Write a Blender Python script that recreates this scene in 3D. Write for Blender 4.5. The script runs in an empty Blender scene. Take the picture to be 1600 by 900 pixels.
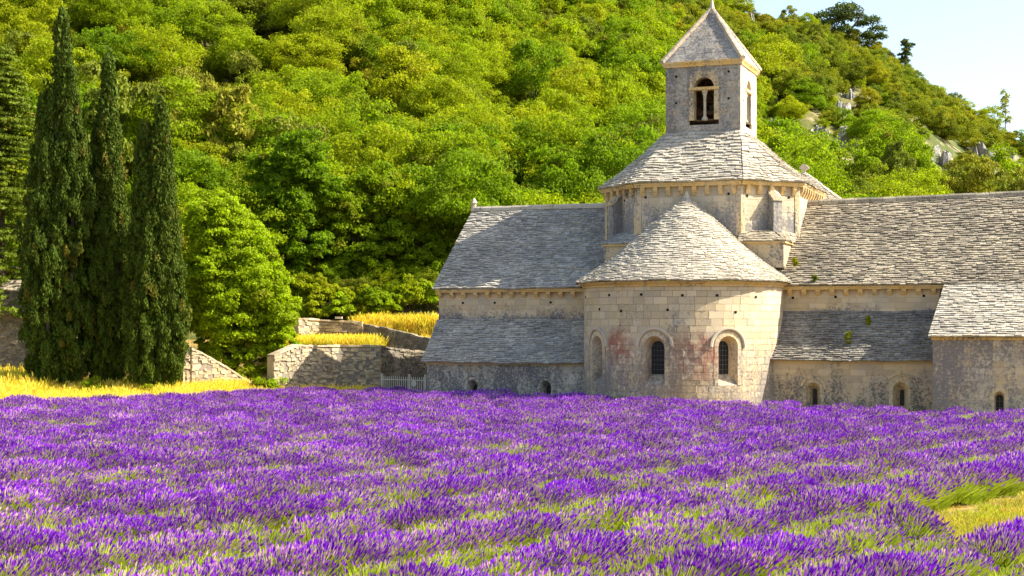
import bpy, math, random
import numpy as np
from mathutils import Vector, Matrix
random.seed(7); RNG = np.random.default_rng(11)
SC = bpy.context.scene
COL = SC.collection
R = math.radians

# ------------------------------------------------------------------ camera
cam = bpy.data.objects.new('camera', bpy.data.cameras.new('camera'))
COL.objects.link(cam); SC.camera = cam
cam.location = (0, 0, 3.9); cam.rotation_euler = (R(90), 0, 0)
cam.data.sensor_width = 36; cam.data.lens = 54.0          # 2400 px focal length at 1600 px
cam.data.shift_y = 0.0375
cam.data.clip_start = 0.5; cam.data.clip_end = 6000

# ------------------------------------------------------------------ light
SUN_AZ, SUN_EL = 95.0, 40.5      # azimuth clockwise from +Y
w = bpy.data.worlds.new('World'); SC.world = w; w.use_nodes = True
nt = w.node_tree; bg = nt.nodes['Background']
sky = nt.nodes.new('ShaderNodeTexSky'); sky.sky_type = 'NISHITA'; sky.sun_disc = False
sky.sun_elevation = R(SUN_EL); sky.sun_rotation = R(SUN_AZ)
sky.air_density = 1.0; sky.dust_density = 1.6; sky.ozone_density = 1.0
nt.links.new(sky.outputs[0], bg.inputs[0]); bg.inputs[1].default_value = 0.115
sun = bpy.data.objects.new('sun', bpy.data.lights.new('sun', 'SUN')); COL.objects.link(sun)
sun.data.energy = 4.5; sun.data.angle = R(0.55); sun.data.color = (1.0, 0.93, 0.78)
sd = Vector((math.sin(R(SUN_AZ)) * math.cos(R(SUN_EL)), math.cos(R(SUN_AZ)) * math.cos(R(SUN_EL)), math.sin(R(SUN_EL))))
sun.rotation_euler = sd.to_track_quat('Z', 'Y').to_euler()
SC.view_settings.view_transform = 'Standard'; SC.view_settings.look = 'None'
SC.view_settings.exposure = 1.52; SC.view_settings.gamma = 1
SC.cycles.max_bounces = 8; SC.cycles.diffuse_bounces = 4; SC.cycles.transmission_bounces = 4
SC.cycles.transparent_max_bounces = 6

# ------------------------------------------------------------------ materials
class NT:
    def __init__(s, name):
        s.m = bpy.data.materials.new(name); s.m.use_nodes = True; s.t = s.m.node_tree
        s.b = s.t.nodes['Principled BSDF']; s.b.inputs['Roughness'].default_value = .85
        s.b.inputs['Specular IOR Level'].default_value = .25
    def n(s, typ, **k):
        nd = s.t.nodes.new(typ)
        for a, v in k.items(): setattr(nd, a, v)
        return nd
    def l(s, a, b): s.t.links.new(a, b)
    def pos(s):
        if not hasattr(s, '_p'): s._p = s.n('ShaderNodeNewGeometry').outputs['Position']
        return s._p
    def noise(s, scale, detail=4, rough=.55, vec=None, stretch=None, dist=0):
        nd = s.n('ShaderNodeTexNoise'); nd.inputs['Scale'].default_value = scale
        nd.inputs['Detail'].default_value = detail; nd.inputs['Roughness'].default_value = rough
        nd.inputs['Distortion'].default_value = dist
        v = vec or s.pos()
        if stretch:
            mp = s.n('ShaderNodeMapping'); mp.inputs['Scale'].default_value = stretch; s.l(v, mp.inputs[0]); v = mp.outputs[0]
        s.l(v, nd.inputs['Vector']); return nd.outputs[0]
    def ramp(s, fac, stops):
        nd = s.n('ShaderNodeValToRGB'); e = nd.color_ramp.elements
        while len(e) < len(stops): e.new(.5)
        for x, (p, c) in zip(e, stops):
            x.position = p; x.color = (c, c, c, 1) if isinstance(c, (int, float)) else (*c, 1)
        s.l(fac, nd.inputs[0]); return nd.outputs[0]
    def mix(s, fac, a, b, mode='MIX'):
        nd = s.n('ShaderNodeMix'); nd.data_type = 'RGBA'; nd.blend_type = mode
        for sock, v in ((nd.inputs[0], fac), (nd.inputs[6], a), (nd.inputs[7], b)):
            if isinstance(v, (int, float)): sock.default_value = v
            elif isinstance(v, tuple): sock.default_value = (*v, 1)
            else: s.l(v, sock)
        return nd.outputs[2]
    def math(s, op, a, b=None, clamp=False):
        nd = s.n('ShaderNodeMath', operation=op); nd.use_clamp = clamp
        for i, v in enumerate((a, b)):
            if v is None: continue
            if isinstance(v, (int, float)): nd.inputs[i].default_value = v
            else: s.l(v, nd.inputs[i])
        return nd.outputs[0]
    def attr(s, name): return s.n('ShaderNodeAttribute', attribute_name=name).outputs['Fac']
    def rnd(s): return s.n('ShaderNodeObjectInfo').outputs['Random']
    def z(s):
        sp = s.n('ShaderNodeSeparateXYZ'); s.l(s.pos(), sp.inputs[0]); return sp.outputs[2]
    def bump(s, h, strength=.3, dist=.02):
        nd = s.n('ShaderNodeBump'); nd.inputs['Strength'].default_value = strength; nd.inputs['Distance'].default_value = dist
        s.l(h, nd.inputs['Height']); s.l(nd.outputs[0], s.b.inputs['Normal'])
    def col(s, c):
        if isinstance(c, tuple): s.b.inputs['Base Color'].default_value = (*c, 1)
        else: s.l(c, s.b.inputs['Base Color'])

def stone_mat(name, base=(.50, .41, .28), alt=(.42, .36, .28), dark=(.085, .08, .085), amount=.5, zlo=None, zhi=None,
              patches=(), tintamp=.20, streak=True):
    """ashlar limestone; dark lichen/soot stains (amount), denser below zhi and fading out above it"""
    q = NT(name)
    c = q.mix(q.ramp(q.noise(.9, 5), [(.35, 0), (.65, 1)]), base, alt)
    tint = q.attr('tint')
    c = q.mix(1, c, q.ramp(tint, [(0, 1 - tintamp), (1, 1 + tintamp * .3)]), 'MULTIPLY')
    c = q.mix(q.ramp(q.attr('tint2'), [(.6, 0), (1, .35)]), c, (.50, .34, .16))
    stn = q.noise(.42, 6, .68, stretch=(1, 1, .55), dist=.4)
    if streak:
        st2 = q.noise(2.1, 4, .6, stretch=(1, 1, .12))
        stn = q.math('ADD', q.math('MULTIPLY', stn, .66), q.math('MULTIPLY', st2, .34))
    th = q.math('ADD', stn, (amount - .5) * .62)
    if zlo is not None:
        g = q.math('DIVIDE', q.math('SUBTRACT', q.z(), zlo), zhi - zlo, True)
        th = q.math('ADD', th, q.math('MULTIPLY', g, -.30))
    fine = q.noise(9, 5, .7)
    m = q.ramp(q.math('ADD', th, q.math('MULTIPLY', q.math('SUBTRACT', fine, .5), .8)), [(.46, 0), (.62, 1)])
    c = q.mix(q.math('MULTIPLY', m, .88), c, dark)
    lich = q.ramp(q.noise(7, 6, .75), [(.60, 0), (.68, 1)])
    c = q.mix(q.math('MULTIPLY', lich, q.math('ADD', q.math('MULTIPLY', m, .55), .05)), c, (.50, .49, .45))
    for (p, r, pc) in patches:
        d = q.n('ShaderNodeVectorMath', operation='DISTANCE'); q.l(q.pos(), d.inputs[0]); d.inputs[1].default_value = p
        f = q.math('SUBTRACT', 1, q.math('DIVIDE', d.outputs['Value'], r), True)
        f = q.math('MULTIPLY', q.math('MULTIPLY', f, 2.2, True), q.ramp(q.noise(3.5, 6, .75, stretch=(1, 1, .6)), [(.42, 0), (.56, 1)]))
        c = q.mix(q.math('MULTIPLY', f, .75), c, pc)
    q.col(c); q.bump(q.noise(14, 6, .7), .55, .03)
    return q.m

def roof_mat(name, light=(.45, .41, .33), mid=(.26, .245, .21), darkc=(.07, .07, .07), lichen=.5, dk=.5):
    q = NT(name)
    c = q.mix(q.attr('tint'), mid, light)
    big = q.ramp(q.noise(.5, 5, .65), [(.42 - .1 * (dk - .5), 0), (.68, 1)])
    c = q.mix(q.math('MULTIPLY', big, dk), c, darkc)
    fine = q.ramp(q.noise(8, 6, .75), [(.47, 0), (.62, 1)])
    c = q.mix(q.math('MULTIPLY', fine, .5), c, darkc)
    li = q.ramp(q.noise(3.2, 5, .7), [(.60, 0), (.70, 1)])
    c = q.mix(q.math('MULTIPLY', li, .35 * lichen), c, (.42, .30, .08))
    q.col(c); q.bump(q.noise(18, 5, .7), .6, .03)
    return q.m

def leaf_mat(name, stops, trans=.35, rough=.7):
    """stops: colours picked by per-object random; tint attribute varies each leaf"""
    q = NT(name)
    n = len(stops)
    c = q.ramp(q.rnd(), [(i / (n - 1), s) for i, s in enumerate(stops)])
    c = q.mix(1, c, q.ramp(q.attr('tint'), [(0, .82), (1, 1.8)]), 'MULTIPLY')
    c = q.mix(q.ramp(q.attr('tint2'), [(.88, 0), (1, .6)]), c, (.22, .15, .02))
    q.col(c); q.b.inputs['Roughness'].default_value = rough; q.b.inputs['Specular IOR Level'].default_value = .12
    tr = q.n('ShaderNodeBsdfTranslucent'); q.l(q.mix(1, c, (1.35, 1.45, .6), 'MULTIPLY'), tr.inputs[0])
    mx = q.n('ShaderNodeMixShader'); mx.inputs[0].default_value = trans
    q.l(q.b.outputs[0], mx.inputs[1]); q.l(tr.outputs[0], mx.inputs[2])
    q.l(mx.outputs[0], q.t.nodes['Material Output'].inputs[0])
    return q.m

def flat_mat(name, c, rough=.8, metal=0, var=.3, scale=6):
    q = NT(name)
    q.col(q.mix(1, c, q.ramp(q.noise(scale, 5), [(.3, 1 - var), (.7, 1 + var * .5)]), 'MULTIPLY'))
    q.b.inputs['Roughness'].default_value = rough; q.b.inputs['Metallic'].default_value = metal
    q.bump(q.noise(scale * 3, 4), .2, .01)
    return q.m

TH = R(20.9); OX, OY = 8.26, 74.0
def W(u, v, z=0): return (OX + u * math.cos(TH) + v * math.sin(TH), OY - u * math.sin(TH) + v * math.cos(TH), z)

RED = (.30, .075, .05)
M = {}
M['apse'] = stone_mat('apse_limestone', base=(.62, .47, .27), alt=(.53, .43, .30), amount=.66, tintamp=.24, zlo=1.0, zhi=6.6, dark=(.19, .165, .15),
    patches=[(W(-2.0, -4.4, 2.95), 1.05, RED), (W(1.75, -4.45, 2.5), 1.35, RED), (W(.55, -4.7, 1.8), 2.2, (.24, .17, .12)), (W(-2.6, -4.1, 1.6), 1.4, (.24, .19, .15))])
M['cream'] = stone_mat('cream_limestone', amount=.48, base=(.60, .44, .23), alt=(.52, .42, .28))
M['cornice'] = stone_mat('cornice_limestone', amount=.40, base=(.62, .40, .13), alt=(.58, .43, .22), tintamp=.2)
M['upper'] = stone_mat('upper_wall_limestone', amount=.70, zlo=4.1, zhi=5.3, base=(.60, .45, .25), alt=(.50, .41, .28), dark=(.13, .13, .145))
M['lowleft'] = stone_mat('blackened_limestone', amount=.58, base=(.54, .46, .34), alt=(.40, .36, .29), dark=(.09, .087, .09))
M['lowright'] = stone_mat('streaked_limestone', amount=.64, zlo=0, zhi=3.2, base=(.56, .42, .24), alt=(.46, .37, .26), dark=(.075, .068, .072))
M['sacristy'] = stone_mat('sacristy_limestone', amount=.56, base=(.54, .41, .25), alt=(.47, .39, .29), dark=(.15, .135, .135))
M['drum'] = stone_mat('drum_limestone', amount=.66, zlo=8.8, zhi=10.9, base=(.58, .46, .29), alt=(.52, .43, .31), dark=(.16, .16, .17))
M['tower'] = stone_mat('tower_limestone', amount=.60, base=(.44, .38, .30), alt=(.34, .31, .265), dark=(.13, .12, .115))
M['towerlit'] = stone_mat('pale_tower_limestone', amount=.36, base=(.55, .46, .33), alt=(.50, .43, .33))  # pale trim stone; on the tower's right faces it paints in the sunlight
M['mortar'] = flat_mat('mortar', (.24, .20, .15))
M['roofL'] = roof_mat('grey_stone_slabs', light=(.52, .47, .38), mid=(.30, .28, .24), darkc=(.08, .08, .08), dk=.35, lichen=.15)
M['roofR'] = roof_mat('brown_grey_stone_slabs', light=(.50, .42, .29), mid=(.27, .225, .16), darkc=(.075, .065, .055), dk=.55, lichen=.5)
M['roofC'] = roof_mat('pale_stone_slabs', light=(.58, .51, .39), mid=(.36, .32, .25), darkc=(.11, .10, .09), dk=.25, lichen=.3)
M['wood'] = flat_mat('old_wood', (.16, .08, .035))
M['bronze'] = flat_mat('bell_bronze', (.10, .08, .05), .5, .8)
M['glass'] = flat_mat('dark_leaded_glass', (.006, .006, .007), .35, 0, .3, 3)
M['iron'] = flat_mat('iron_bars', (.13, .12, .12), .6, .3)
M['hole'] = flat_mat('dark_recess', (.012, .011, .010), 1)  # near-black colour painting the shade inside the scaffold holes
M['rubble'] = stone_mat('rubble_limestone', amount=.34, base=(.58, .44, .25), alt=(.50, .40, .26), tintamp=.45, streak=False)
M['rubbledark'] = stone_mat('weathered_rubble', amount=.66, base=(.42, .34, .23), alt=(.36, .30, .22), dark=(.10, .09, .075), tintamp=.5, streak=False)
M['rock'] = stone_mat('cliff_limestone', amount=.58, base=(.48, .44, .37), alt=(.40, .37, .32), dark=(.13, .12, .11), tintamp=.25)
M['white'] = flat_mat('white_painted_metal', (.55, .52, .45), .5, 0, .12)
M['bark'] = flat_mat('bark', (.10, .075, .05), .9, 0, .5)
M['palebark'] = flat_mat('pale_dead_wood', (.38, .34, .28), .9, 0, .4)
G1, G2, G3, G4 = (.150, .190, .012), (.095, .165, .012), (.060, .105, .014), (.185, .200, .014)
M['oakleaf'] = leaf_mat('holm_oak_leaves', [(.070, .085, .008), (.165, .175, .006), (.115, .135, .006), (.205, .195, .006), (.090, .125, .008), (.135, .160, .006), (.225, .195, .008)], .38)
M['greenleaf'] = leaf_mat('downy_oak_leaves', [(.105, .165, .004), (.170, .215, .004), (.225, .235, .005), (.130, .190, .004), (.190, .220, .004)], .50)
M['pineleaf'] = leaf_mat('pine_needles', [(.150, .155, .010), (.105, .125, .010), (.185, .170, .012)], .25)
M['darkpine'] = leaf_mat('dark_pine_needles', [(.050, .072, .016), (.060, .080, .018)], .2)
M['cypress'] = leaf_mat('cypress_sprays', [(.040, .062, .004), (.048, .070, .004)], .16)
M['bushleaf'] = leaf_mat('bright_bush_leaves', [(.185, .250, .005), (.205, .265, .005)], .48)
M['cedarleaf'] = leaf_mat('cedar_needles', [(.085, .115, .008), (.095, .125, .008)], .25)
M['dry'] = leaf_mat('dry_grass_blades', [(.54, .36, .04), (.28, .31, .02), (.56, .38, .06), (.42, .34, .03), (.62, .45, .10)], .4)
M['straw'] = leaf_mat('short_path_grass', [(.44, .27, .05), (.22, .26, .02), (.36, .25, .07)], .4)

# ------------------------------------------------------------------ mesh helpers
class MB:
    def __init__(s): s.v = []; s.f = []; s.t = []; s.t2 = []; s.mi = []
    def add(s, vs, fs, tint=.5, tint2=0., mi=0):
        o = len(s.v); s.v += [tuple(p) for p in vs]
        for f in fs: s.f.append(tuple(o + i for i in f)); s.t.append(tint); s.t2.append(tint2); s.mi.append(mi)
    def box(s, x0, x1, y0, y1, z0, z1, **k):
        s.add([(x0, y0, z0), (x1, y0, z0), (x1, y1, z0), (x0, y1, z0), (x0, y0, z1), (x1, y0, z1), (x1, y1, z1), (x0, y1, z1)],
              [(0, 3, 2, 1), (4, 5, 6, 7), (0, 1, 5, 4), (1, 2, 6, 5), (2, 3, 7, 6), (3, 0, 4, 7)], **k)
    def tube(s, pts, rad, n=6, cap=True, **k):
        pts = [Vector(p) for p in pts]; rad = rad if isinstance(rad, (list, tuple)) else [rad] * len(pts)
        vs = []
        for i, p in enumerate(pts):
            d = (pts[min(i + 1, len(pts) - 1)] - pts[max(i - 1, 0)]).normalized()
            a = d.orthogonal().normalized() if abs(d.z) < .99 else Vector((1, 0, 0)); b = d.cross(a)
            for j in range(n):
                g = 2 * math.pi * j / n; vs.append(p + (a * math.cos(g) + b * math.sin(g)) * rad[i])
        fs = [(i * n + j, i * n + (j + 1) % n, (i + 1) * n + (j + 1) % n, (i + 1) * n + j) for i in range(len(pts) - 1) for j in range(n)]
        if cap: fs += [tuple(range(n))[::-1], tuple(range((len(pts) - 1) * n, len(pts) * n))]
        s.add(vs, fs, **k)
    def mesh(s, name, mats):
        me = bpy.data.meshes.new(name); me.from_pydata(s.v, [], s.f)
        for m in (mats if isinstance(mats, (list, tuple)) else [mats]): me.materials.append(m)
        a = me.attributes.new('tint', 'FLOAT', 'FACE'); a.data.foreach_set('value', s.t)
        a = me.attributes.new('tint2', 'FLOAT', 'FACE'); a.data.foreach_set('value', s.t2)
        if any(s.mi): me.polygons.foreach_set('material_index', s.mi)
        me.update(); return me
    def obj(s, name, mats, parent=None, **props):
        return link(name, s.mesh(name, mats), parent, **props)
def link(name, me, parent=None, **props):
    o = bpy.data.objects.new(name, me); COL.objects.link(o)
    if parent: o.parent = parent
    for k, v in props.items(): o[k] = v
    return o
def thing(name, label, cat, loc=(0, 0, 0), rz=0, group=None):
    o = bpy.data.objects.new(name, None); COL.objects.link(o); o.empty_display_size = .5
    o.location = loc; o.rotation_euler = (0, 0, rz); o['label'] = label; o['category'] = cat
    if group: o['group'] = group
    return o
def np_mesh(name, verts, nface, k, mats, tint=None, tint2=None, mi=None, idx=None):
    """k-gons laid out consecutively"""
    me = bpy.data.meshes.new(name); nv = len(verts)
    me.vertices.add(nv); me.vertices.foreach_set('co', np.ascontiguousarray(verts, np.float32).ravel())
    idx = np.arange(nface * k, dtype=np.int32) if idx is None else idx
    me.loops.add(nface * k); me.loops.foreach_set('vertex_index', idx)
    me.polygons.add(nface); me.polygons.foreach_set('loop_start', np.arange(0, nface * k, k, dtype=np.int32))
    if mi is not None: me.polygons.foreach_set('material_index', np.ascontiguousarray(mi, np.int32))
    for m in mats: me.materials.append(m)
    for nm, t in (('tint', tint), ('tint2', tint2)):
        if t is not None:
            a = me.attributes.new(nm, 'FLOAT', 'FACE'); a.data.foreach_set('value', np.ascontiguousarray(t, np.float32))
    me.update(calc_edges=True); me.validate(); return me

# ------------------------------------------------------------------ terrain
def ss(x, a, b): x = np.clip((x - a) / (b - a), 0, 1); return x * x * (3 - 2 * x)
SKX = np.array([-.9, -.45, -.30, -.1, .02, .10, .158, .19, .23, .2625, .292, .333, .42, .6, .9])
SKY = np.array([.30, .32, .33, .29, .25, .222, .205, .199, .183, .163, .139, .109, .068, .02, .01])
def hnoise(x, y):
    return (np.sin(x * .11 + 1.3) * np.cos(y * .09 + .5) * 1.1 + np.sin(x * .23 + y * .17) * .6 + np.sin(x * .05 - y * .071 + 2) * 1.4)
def terrain(x, y):
    x = np.asarray(x, float); y = np.asarray(y, float)
    yy = np.maximum(y, 20.); t = np.clip(x / yy, -.9, .9)
    r0 = 93 + 6 * ss(t, -.04, .0)
    slope_top = np.interp(t, SKX, SKY) * 260 + 3.9
    left = 1 - ss(x, -14.4, -13.8)                    # under the cypresses and the bush
    mid = ss(x, -14.4, -13.8) * (1 - ss(x, -3.6, -2.0))     # terraced walls
    base = left * (.55 * ss(y, 74, 82) + 3.6 * ss(y, 84.5, 93)) \
        + mid * (2.55 * ss(y, 87.0, 87.5) * (1 - ss(x, -8.2, -7.6)) + 2.55 * ss(y, 90.3, 90.8) * ss(x, -8.2, -7.6) + 1.2 * ss(y, 92.4, 92.9)) \
        + (1 - left - mid) * 3.0 * ss(y, 92, 99)
    f = np.clip((yy - r0) / (260 - r0), 0, None)
    up = np.where(f < 1, f, 1 + (f - 1) * .12 - np.clip(f - 1, 0, 3) * .10)
    z = base + up * (slope_top - 4.0) + hnoise(x, y) * ss(y, 96, 125)
    return z
def ground_grid(x0, x1, y0, y1, dx, dy):
    xs = np.arange(x0, x1 + dx / 2, dx); ys = np.arange(y0, y1 + dy / 2, dy)
    X, Y = np.meshgrid(xs, ys); Z = terrain(X, Y)
    return xs, ys, X, Y, Z
def grid_obj(name, x0, x1, y0, y1, dx, dy, mat, zoff=0.):
    xs, ys, X, Y, Z = ground_grid(x0, x1, y0, y1, dx, dy)
    v = np.stack([X, Y, Z + zoff], -1).reshape(-1, 3); nx, ny = len(xs), len(ys)
    i = (np.arange(ny - 1)[:, None] * nx + np.arange(nx - 1)[None]).ravel()
    idx = np.stack([i, i + 1, i + nx + 1, i + nx], 1).astype(np.int32)
    me = np_mesh(name, v, len(idx), 4, [mat], idx=idx.ravel())
    me.polygons.foreach_set('use_smooth', [True] * len(me.polygons))
    return link(name, me, kind='structure')
q = NT('soil_and_dry_grass')
c = q.mix(q.ramp(q.noise(.35, 5), [(.4, 0), (.6, 1)]), (.42, .27, .07), (.24, .18, .05))
c = q.mix(q.ramp(q.noise(3, 6, .7), [(.48, 0), (.6, .85)]), c, (.14, .10, .04)); q.col(c); q.bump(q.noise(9, 6), .8, .08); M['soil'] = q.m
q = NT('hillside_undergrowth')
c = q.mix(q.ramp(q.noise(.12, 6), [(.42, 0), (.6, 1)]), (.06, .08, .012), (.14, .13, .03))
c = q.mix(q.ramp(q.noise(.22, 7, .65), [(.52, 0), (.60, .8)]), c, (.40, .31, .19)); q.col(c); q.bump(q.noise(2, 6), 1, .3); M['hill'] = q.m
grid_obj('ground', -60, 60, -20, 90, 1.0, .5, M['soil'])
grid_obj('hillside', -190, 190, 90, 420, 2.0, .5 if False else 1.5, M['hill'])
b = MB(); b.add([(-3000, -3000, -1.2), (3000, -3000, -1.2), (3000, 4000, -1.2), (-3000, 4000, -1.2)], [(0, 1, 2, 3)])
b.obj('surrounding_land', M['hill'], kind='structure')
fz = MB()
for (x0, x1, y0, y1) in ((-400, -60, -300, 90), (60, 400, -300, 90), (-60, 60, -300, -20)):
    fz.add([(x0, y0, -.01), (x1, y0, -.01), (x1, y1, -.01), (x0, y1, -.01)], [(0, 1, 2, 3)])
fz.obj('outer_fields', M['soil'], kind='structure')

def at(px, py, Y): return ((px - 800) / 2400 * Y, Y, 3.9 + (510 - py) / 2400 * Y)
def on_hill(px, py):
    for Y in np.arange(95, 300, 1.0):
        x, y, z = at(px, py, Y)
        if terrain(x, y) >= z: return (x, y, float(terrain(x, y)))
    return at(px, py, 255)

# ------------------------------------------------------------------ abbey church
CH = thing('abbey_church', 'limestone abbey church with stone slab roofs, round apse and square bell tower', 'church', (OX, OY, 0), -TH)
STUFF = {}                # name -> (MB, material, parent)
N_BLOCK = [0]; N_SLAB = [0]
def jit(a): return random.uniform(-a, a)

def masonry(mapf, s0, s1, z0, z1, mat, parent, cuts=(), course=.30, blen=.55, single=0, back=-.12, rough=.007, nm='stone_block', gap=.007, seg=.4, step=None, bed=.006, irr=.18):
    """courses of individually cut blocks in front of a mortar bed; mapf(s,z,d)->xyz.  cuts: f(za,zb)->[(sa,sb)]"""
    mo, bl = MB(), MB()
    z = z0
    while z < z1 - .04:
        h = course * random.uniform(1 - irr, 1 + irr)
        if z + h > z1 - .12: h = z1 - z
        za, zb = z, z + h
        iv = [(s0, s1)] if step is None else [step(za, zb)]
        for cf in cuts:
            for (ca, cb) in cf(za, zb):
                nv = []
                for (a, b_) in iv:
                    if cb <= a or ca >= b_: nv.append((a, b_))
                    else:
                        if ca > a + .02: nv.append((a, ca))
                        if cb < b_ - .02: nv.append((cb, b_))
                iv = nv
        for (a, b_) in iv:
            if b_ - a < .03: continue
            n = max(1, int((b_ - a) / seg)); 
            for i in range(n):
                p, r_ = a + (b_ - a) * i / n, a + (b_ - a) * (i + 1) / n
                mo.add([mapf(p, za, -gap - bed), mapf(r_, za, -gap - bed), mapf(r_, zb, -gap - bed), mapf(p, zb, -gap - bed)], [(0, 1, 2, 3)])
            s = a - random.uniform(0, blen * .8) if b_ - a > blen else a
            while s < b_ - .01:
                e = s + blen * random.uniform(.6, 1.45)
                if e > b_ - .16: e = b_
                p, r_ = max(s, a), e
                if r_ - p > .05:
                    d = jit(rough); g = gap * .5; j = rough * (.5 if irr < .3 else .7)
                    vs = []
                    for dd in (d, back):
                        for (ps, pz) in ((p + g, za + g), (r_ - g, za + g), (r_ - g, zb - g), (p + g, zb - g)):
                            vs.append(mapf(ps + (jit(j) if dd == d else 0), pz + (jit(j) if dd == d else 0), dd))
                    fs = [(0, 1, 2, 3), (0, 4, 5, 1), (1, 5, 6, 2), (2, 6, 7, 3), (3, 7, 4, 0)]
                    ti, t2 = random.random(), random.random() ** 2
                    if N_BLOCK[0] < single:
                        m = MB(); m.add(vs, fs, ti, t2); m.obj(nm, mat, parent); N_BLOCK[0] += 1
                    else: bl.add(vs, fs, ti, t2)
                s = e
        z = zb
    mo.obj('mortar_bed', M['mortar'], parent)
    if bl.f:
        o = bl.obj(nm + 's', mat, parent, kind='stuff')

def arch_pts(c, w_, zs, zp, n=9):
    """outline from bottom-left up and over to bottom-right; c centre, half width w_/2, sill zs, spring zp"""
    r = w_ / 2
    return [(c - r, zs)] + [(c - r * math.cos(math.pi * i / n), zp + r * math.sin(math.pi * i / n)) for i in range(n + 1)] + [(c + r, zs)]
def arch_cut(c, half, zs, zp, pad):
    def f(za, zb):
        if zb <= zs or za >= zp + half: return []
        zz = min(max(zp, za), zb)
        dz = max(0, zz - zp); 
        if za >= zp: dz = za - zp
        hw = half if dz <= 0 else math.sqrt(max(0, half * half - dz * dz))
        return [(c - hw - pad, c + hw + pad)]
    return f
def rect_cut(c, hw, zs, zt): return lambda za, zb: [(c - hw, c + hw)] if (zb > zs + .05 and za < zt - .05) else []

def opening(mapf, c, w_, zs, zp, mat, parent, ring=.2, depth=.55, inner=None, inner_sill=None, inner_spring=None, blind=False, hood=None, bars=(3, 5), name='window', open_=False, sills=True):
    """splayed arched opening with voussoirs, hood mould and leaded glass"""
    wi = inner or w_; isill = inner_sill if inner_sill is not None else zs; isp = inner_spring if inner_spring is not None else zp
    o_, i_ = arch_pts(c, w_, zs, zp), arch_pts(c, wi, isill, isp); n = len(o_)
    b = MB()
    vs = [mapf(s, z, .0) for s, z in o_] + [mapf(s, z, -depth) for s, z in i_]
    fs = [(k, n + k, n + k + 1, k + 1) for k in range(n - 1)] + [(n - 1, 2 * n - 1, n, 0)]
    b.add(vs, fs, .75)
    wn = b.obj(name, mat, parent)
    # plate that closes the jagged edge of the courses around the opening
    b = MB(); rr = w_ / 2 + ring
    outr = [(c - rr - .3, zs - .02)] + [(c - (rr + .3) * math.copysign(min(1, 1.6 * abs(math.cos(math.pi * i / 9))), math.cos(math.pi * i / 9)), zp + (rr + .3) * min(1, 1.6 * math.sin(math.pi * i / 9))) for i in range(10)] + [(c + rr + .3, zs - .02)]
    b.add([mapf(s, z, -.009) for s, z in o_] + [mapf(s, z, -.009) for s, z in outr], [(k, k + 1, n + k + 1, n + k) for k in range(n - 1)], .35)
    b.obj('surround', mat, wn)
    # voussoirs and jamb stones
    if ring:
        nv = 9; r0, r1 = w_ / 2, w_ / 2 + ring
        for k in range(nv):
            a0, a1 = math.pi * (k + .03) / nv, math.pi * (k + .97) / nv; am = (a0 + a1) / 2
            pts = [(c - r0 * math.cos(a), zp + r0 * math.sin(a)) for a in (a0, am, a1)] + [(c - r1 * math.cos(a), zp + r1 * math.sin(a)) for a in (a1, am, a0)]
            m = MB(); d = .012 + jit(.004)
            m.add([mapf(s, z, d) for s, z in pts] + [mapf(s, z, -.1) for s, z in pts],
                  [(0, 1, 2, 3, 4, 5)] + [(i, i + 6, (i + 1) % 6 + 6, (i + 1) % 6) for i in range(6)], random.uniform(.4, 1), random.random() ** 2)
            m.obj('voussoir', mat, wn)
        for sg in (-1, 1):
            z = zs
            while z < zp - .02:
                h = min(random.uniform(.26, .36), zp - z); h = zp - z if zp - z - h < .12 else h
                a, e = c + sg * r0, c + sg * (r1 + random.choice((-.02, .03)))
                lo, hi = min(a, e), max(a, e); d = .008 + jit(.004)
                m = MB(); vs = [mapf(s, zz, dd) for dd in (d, -.1) for s, zz in ((lo, z + .005), (hi, z + .005), (hi, z + h - .005), (lo, z + h - .005))]
                m.add(vs, [(0, 1, 2, 3), (0, 4, 5, 1), (1, 5, 6, 2), (2, 6, 7, 3), (3, 7, 4, 0)], random.uniform(.3, 1), random.random() ** 2)
                m.obj('jamb_stone', mat, wn); z += h
    if hood:
        r0, r1, pd = hood; m = MB(); N = 18; ring_ = []
        for k in range(N + 1):
            a = math.pi * (k / N) 
            for (r_, d) in ((r0, -.03), (r0, pd * .55), (r0 + (r1 - r0) * .4, pd), (r1, pd), (r1, -.03)):
                ring_.append(mapf(c - r_ * math.cos(a), zp + r_ * math.sin(a), d))
        m.add(ring_, [(k * 5 + j, k * 5 + j + 1, k * 5 + j + 6, k * 5 + j + 5) for k in range(N) for j in range(4)] + [(0, 1, 2, 3, 4), tuple(N * 5 + j for j in (4, 3, 2, 1, 0))], .55)
        m.obj('hood_mould', M['towerlit'] if mat is M['apse'] else mat, wn)
    if not open_:
        m = MB(); gi = arch_pts(c, wi + .02, isill - .01, isp); m.add([mapf(s, z, -depth + .004) for s, z in gi], [tuple(range(len(gi)))], .6)
        m.obj('back_stone' if blind else 'glass', mat if blind else M['glass'], wn)
        if not blind and bars:
            nvb, nhb = bars; top = isp + wi / 2
            for k in range(1, nvb):
                s = c - wi / 2 + wi * k / nvb; zt = isp + math.sqrt(max(0, (wi / 2) ** 2 - (s - c) ** 2))
                m = MB(); m.tube([mapf(s, isill, -depth + .06), mapf(s, zt, -depth + .06)], .011, 4); m.obj('bar', M['iron'], wn)
            for k in range(1, nhb):
                z = isill + (top - isill) * k / nhb; hw = wi / 2 if z < isp else math.sqrt(max(0.0001, (wi / 2) ** 2 - (z - isp) ** 2))
                m = MB(); m.tube([mapf(c - hw, z, -depth + .045), mapf(c + hw, z, -depth + .045)], .014, 4); m.obj('bar', M['iron'], wn)
    return wn

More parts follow.
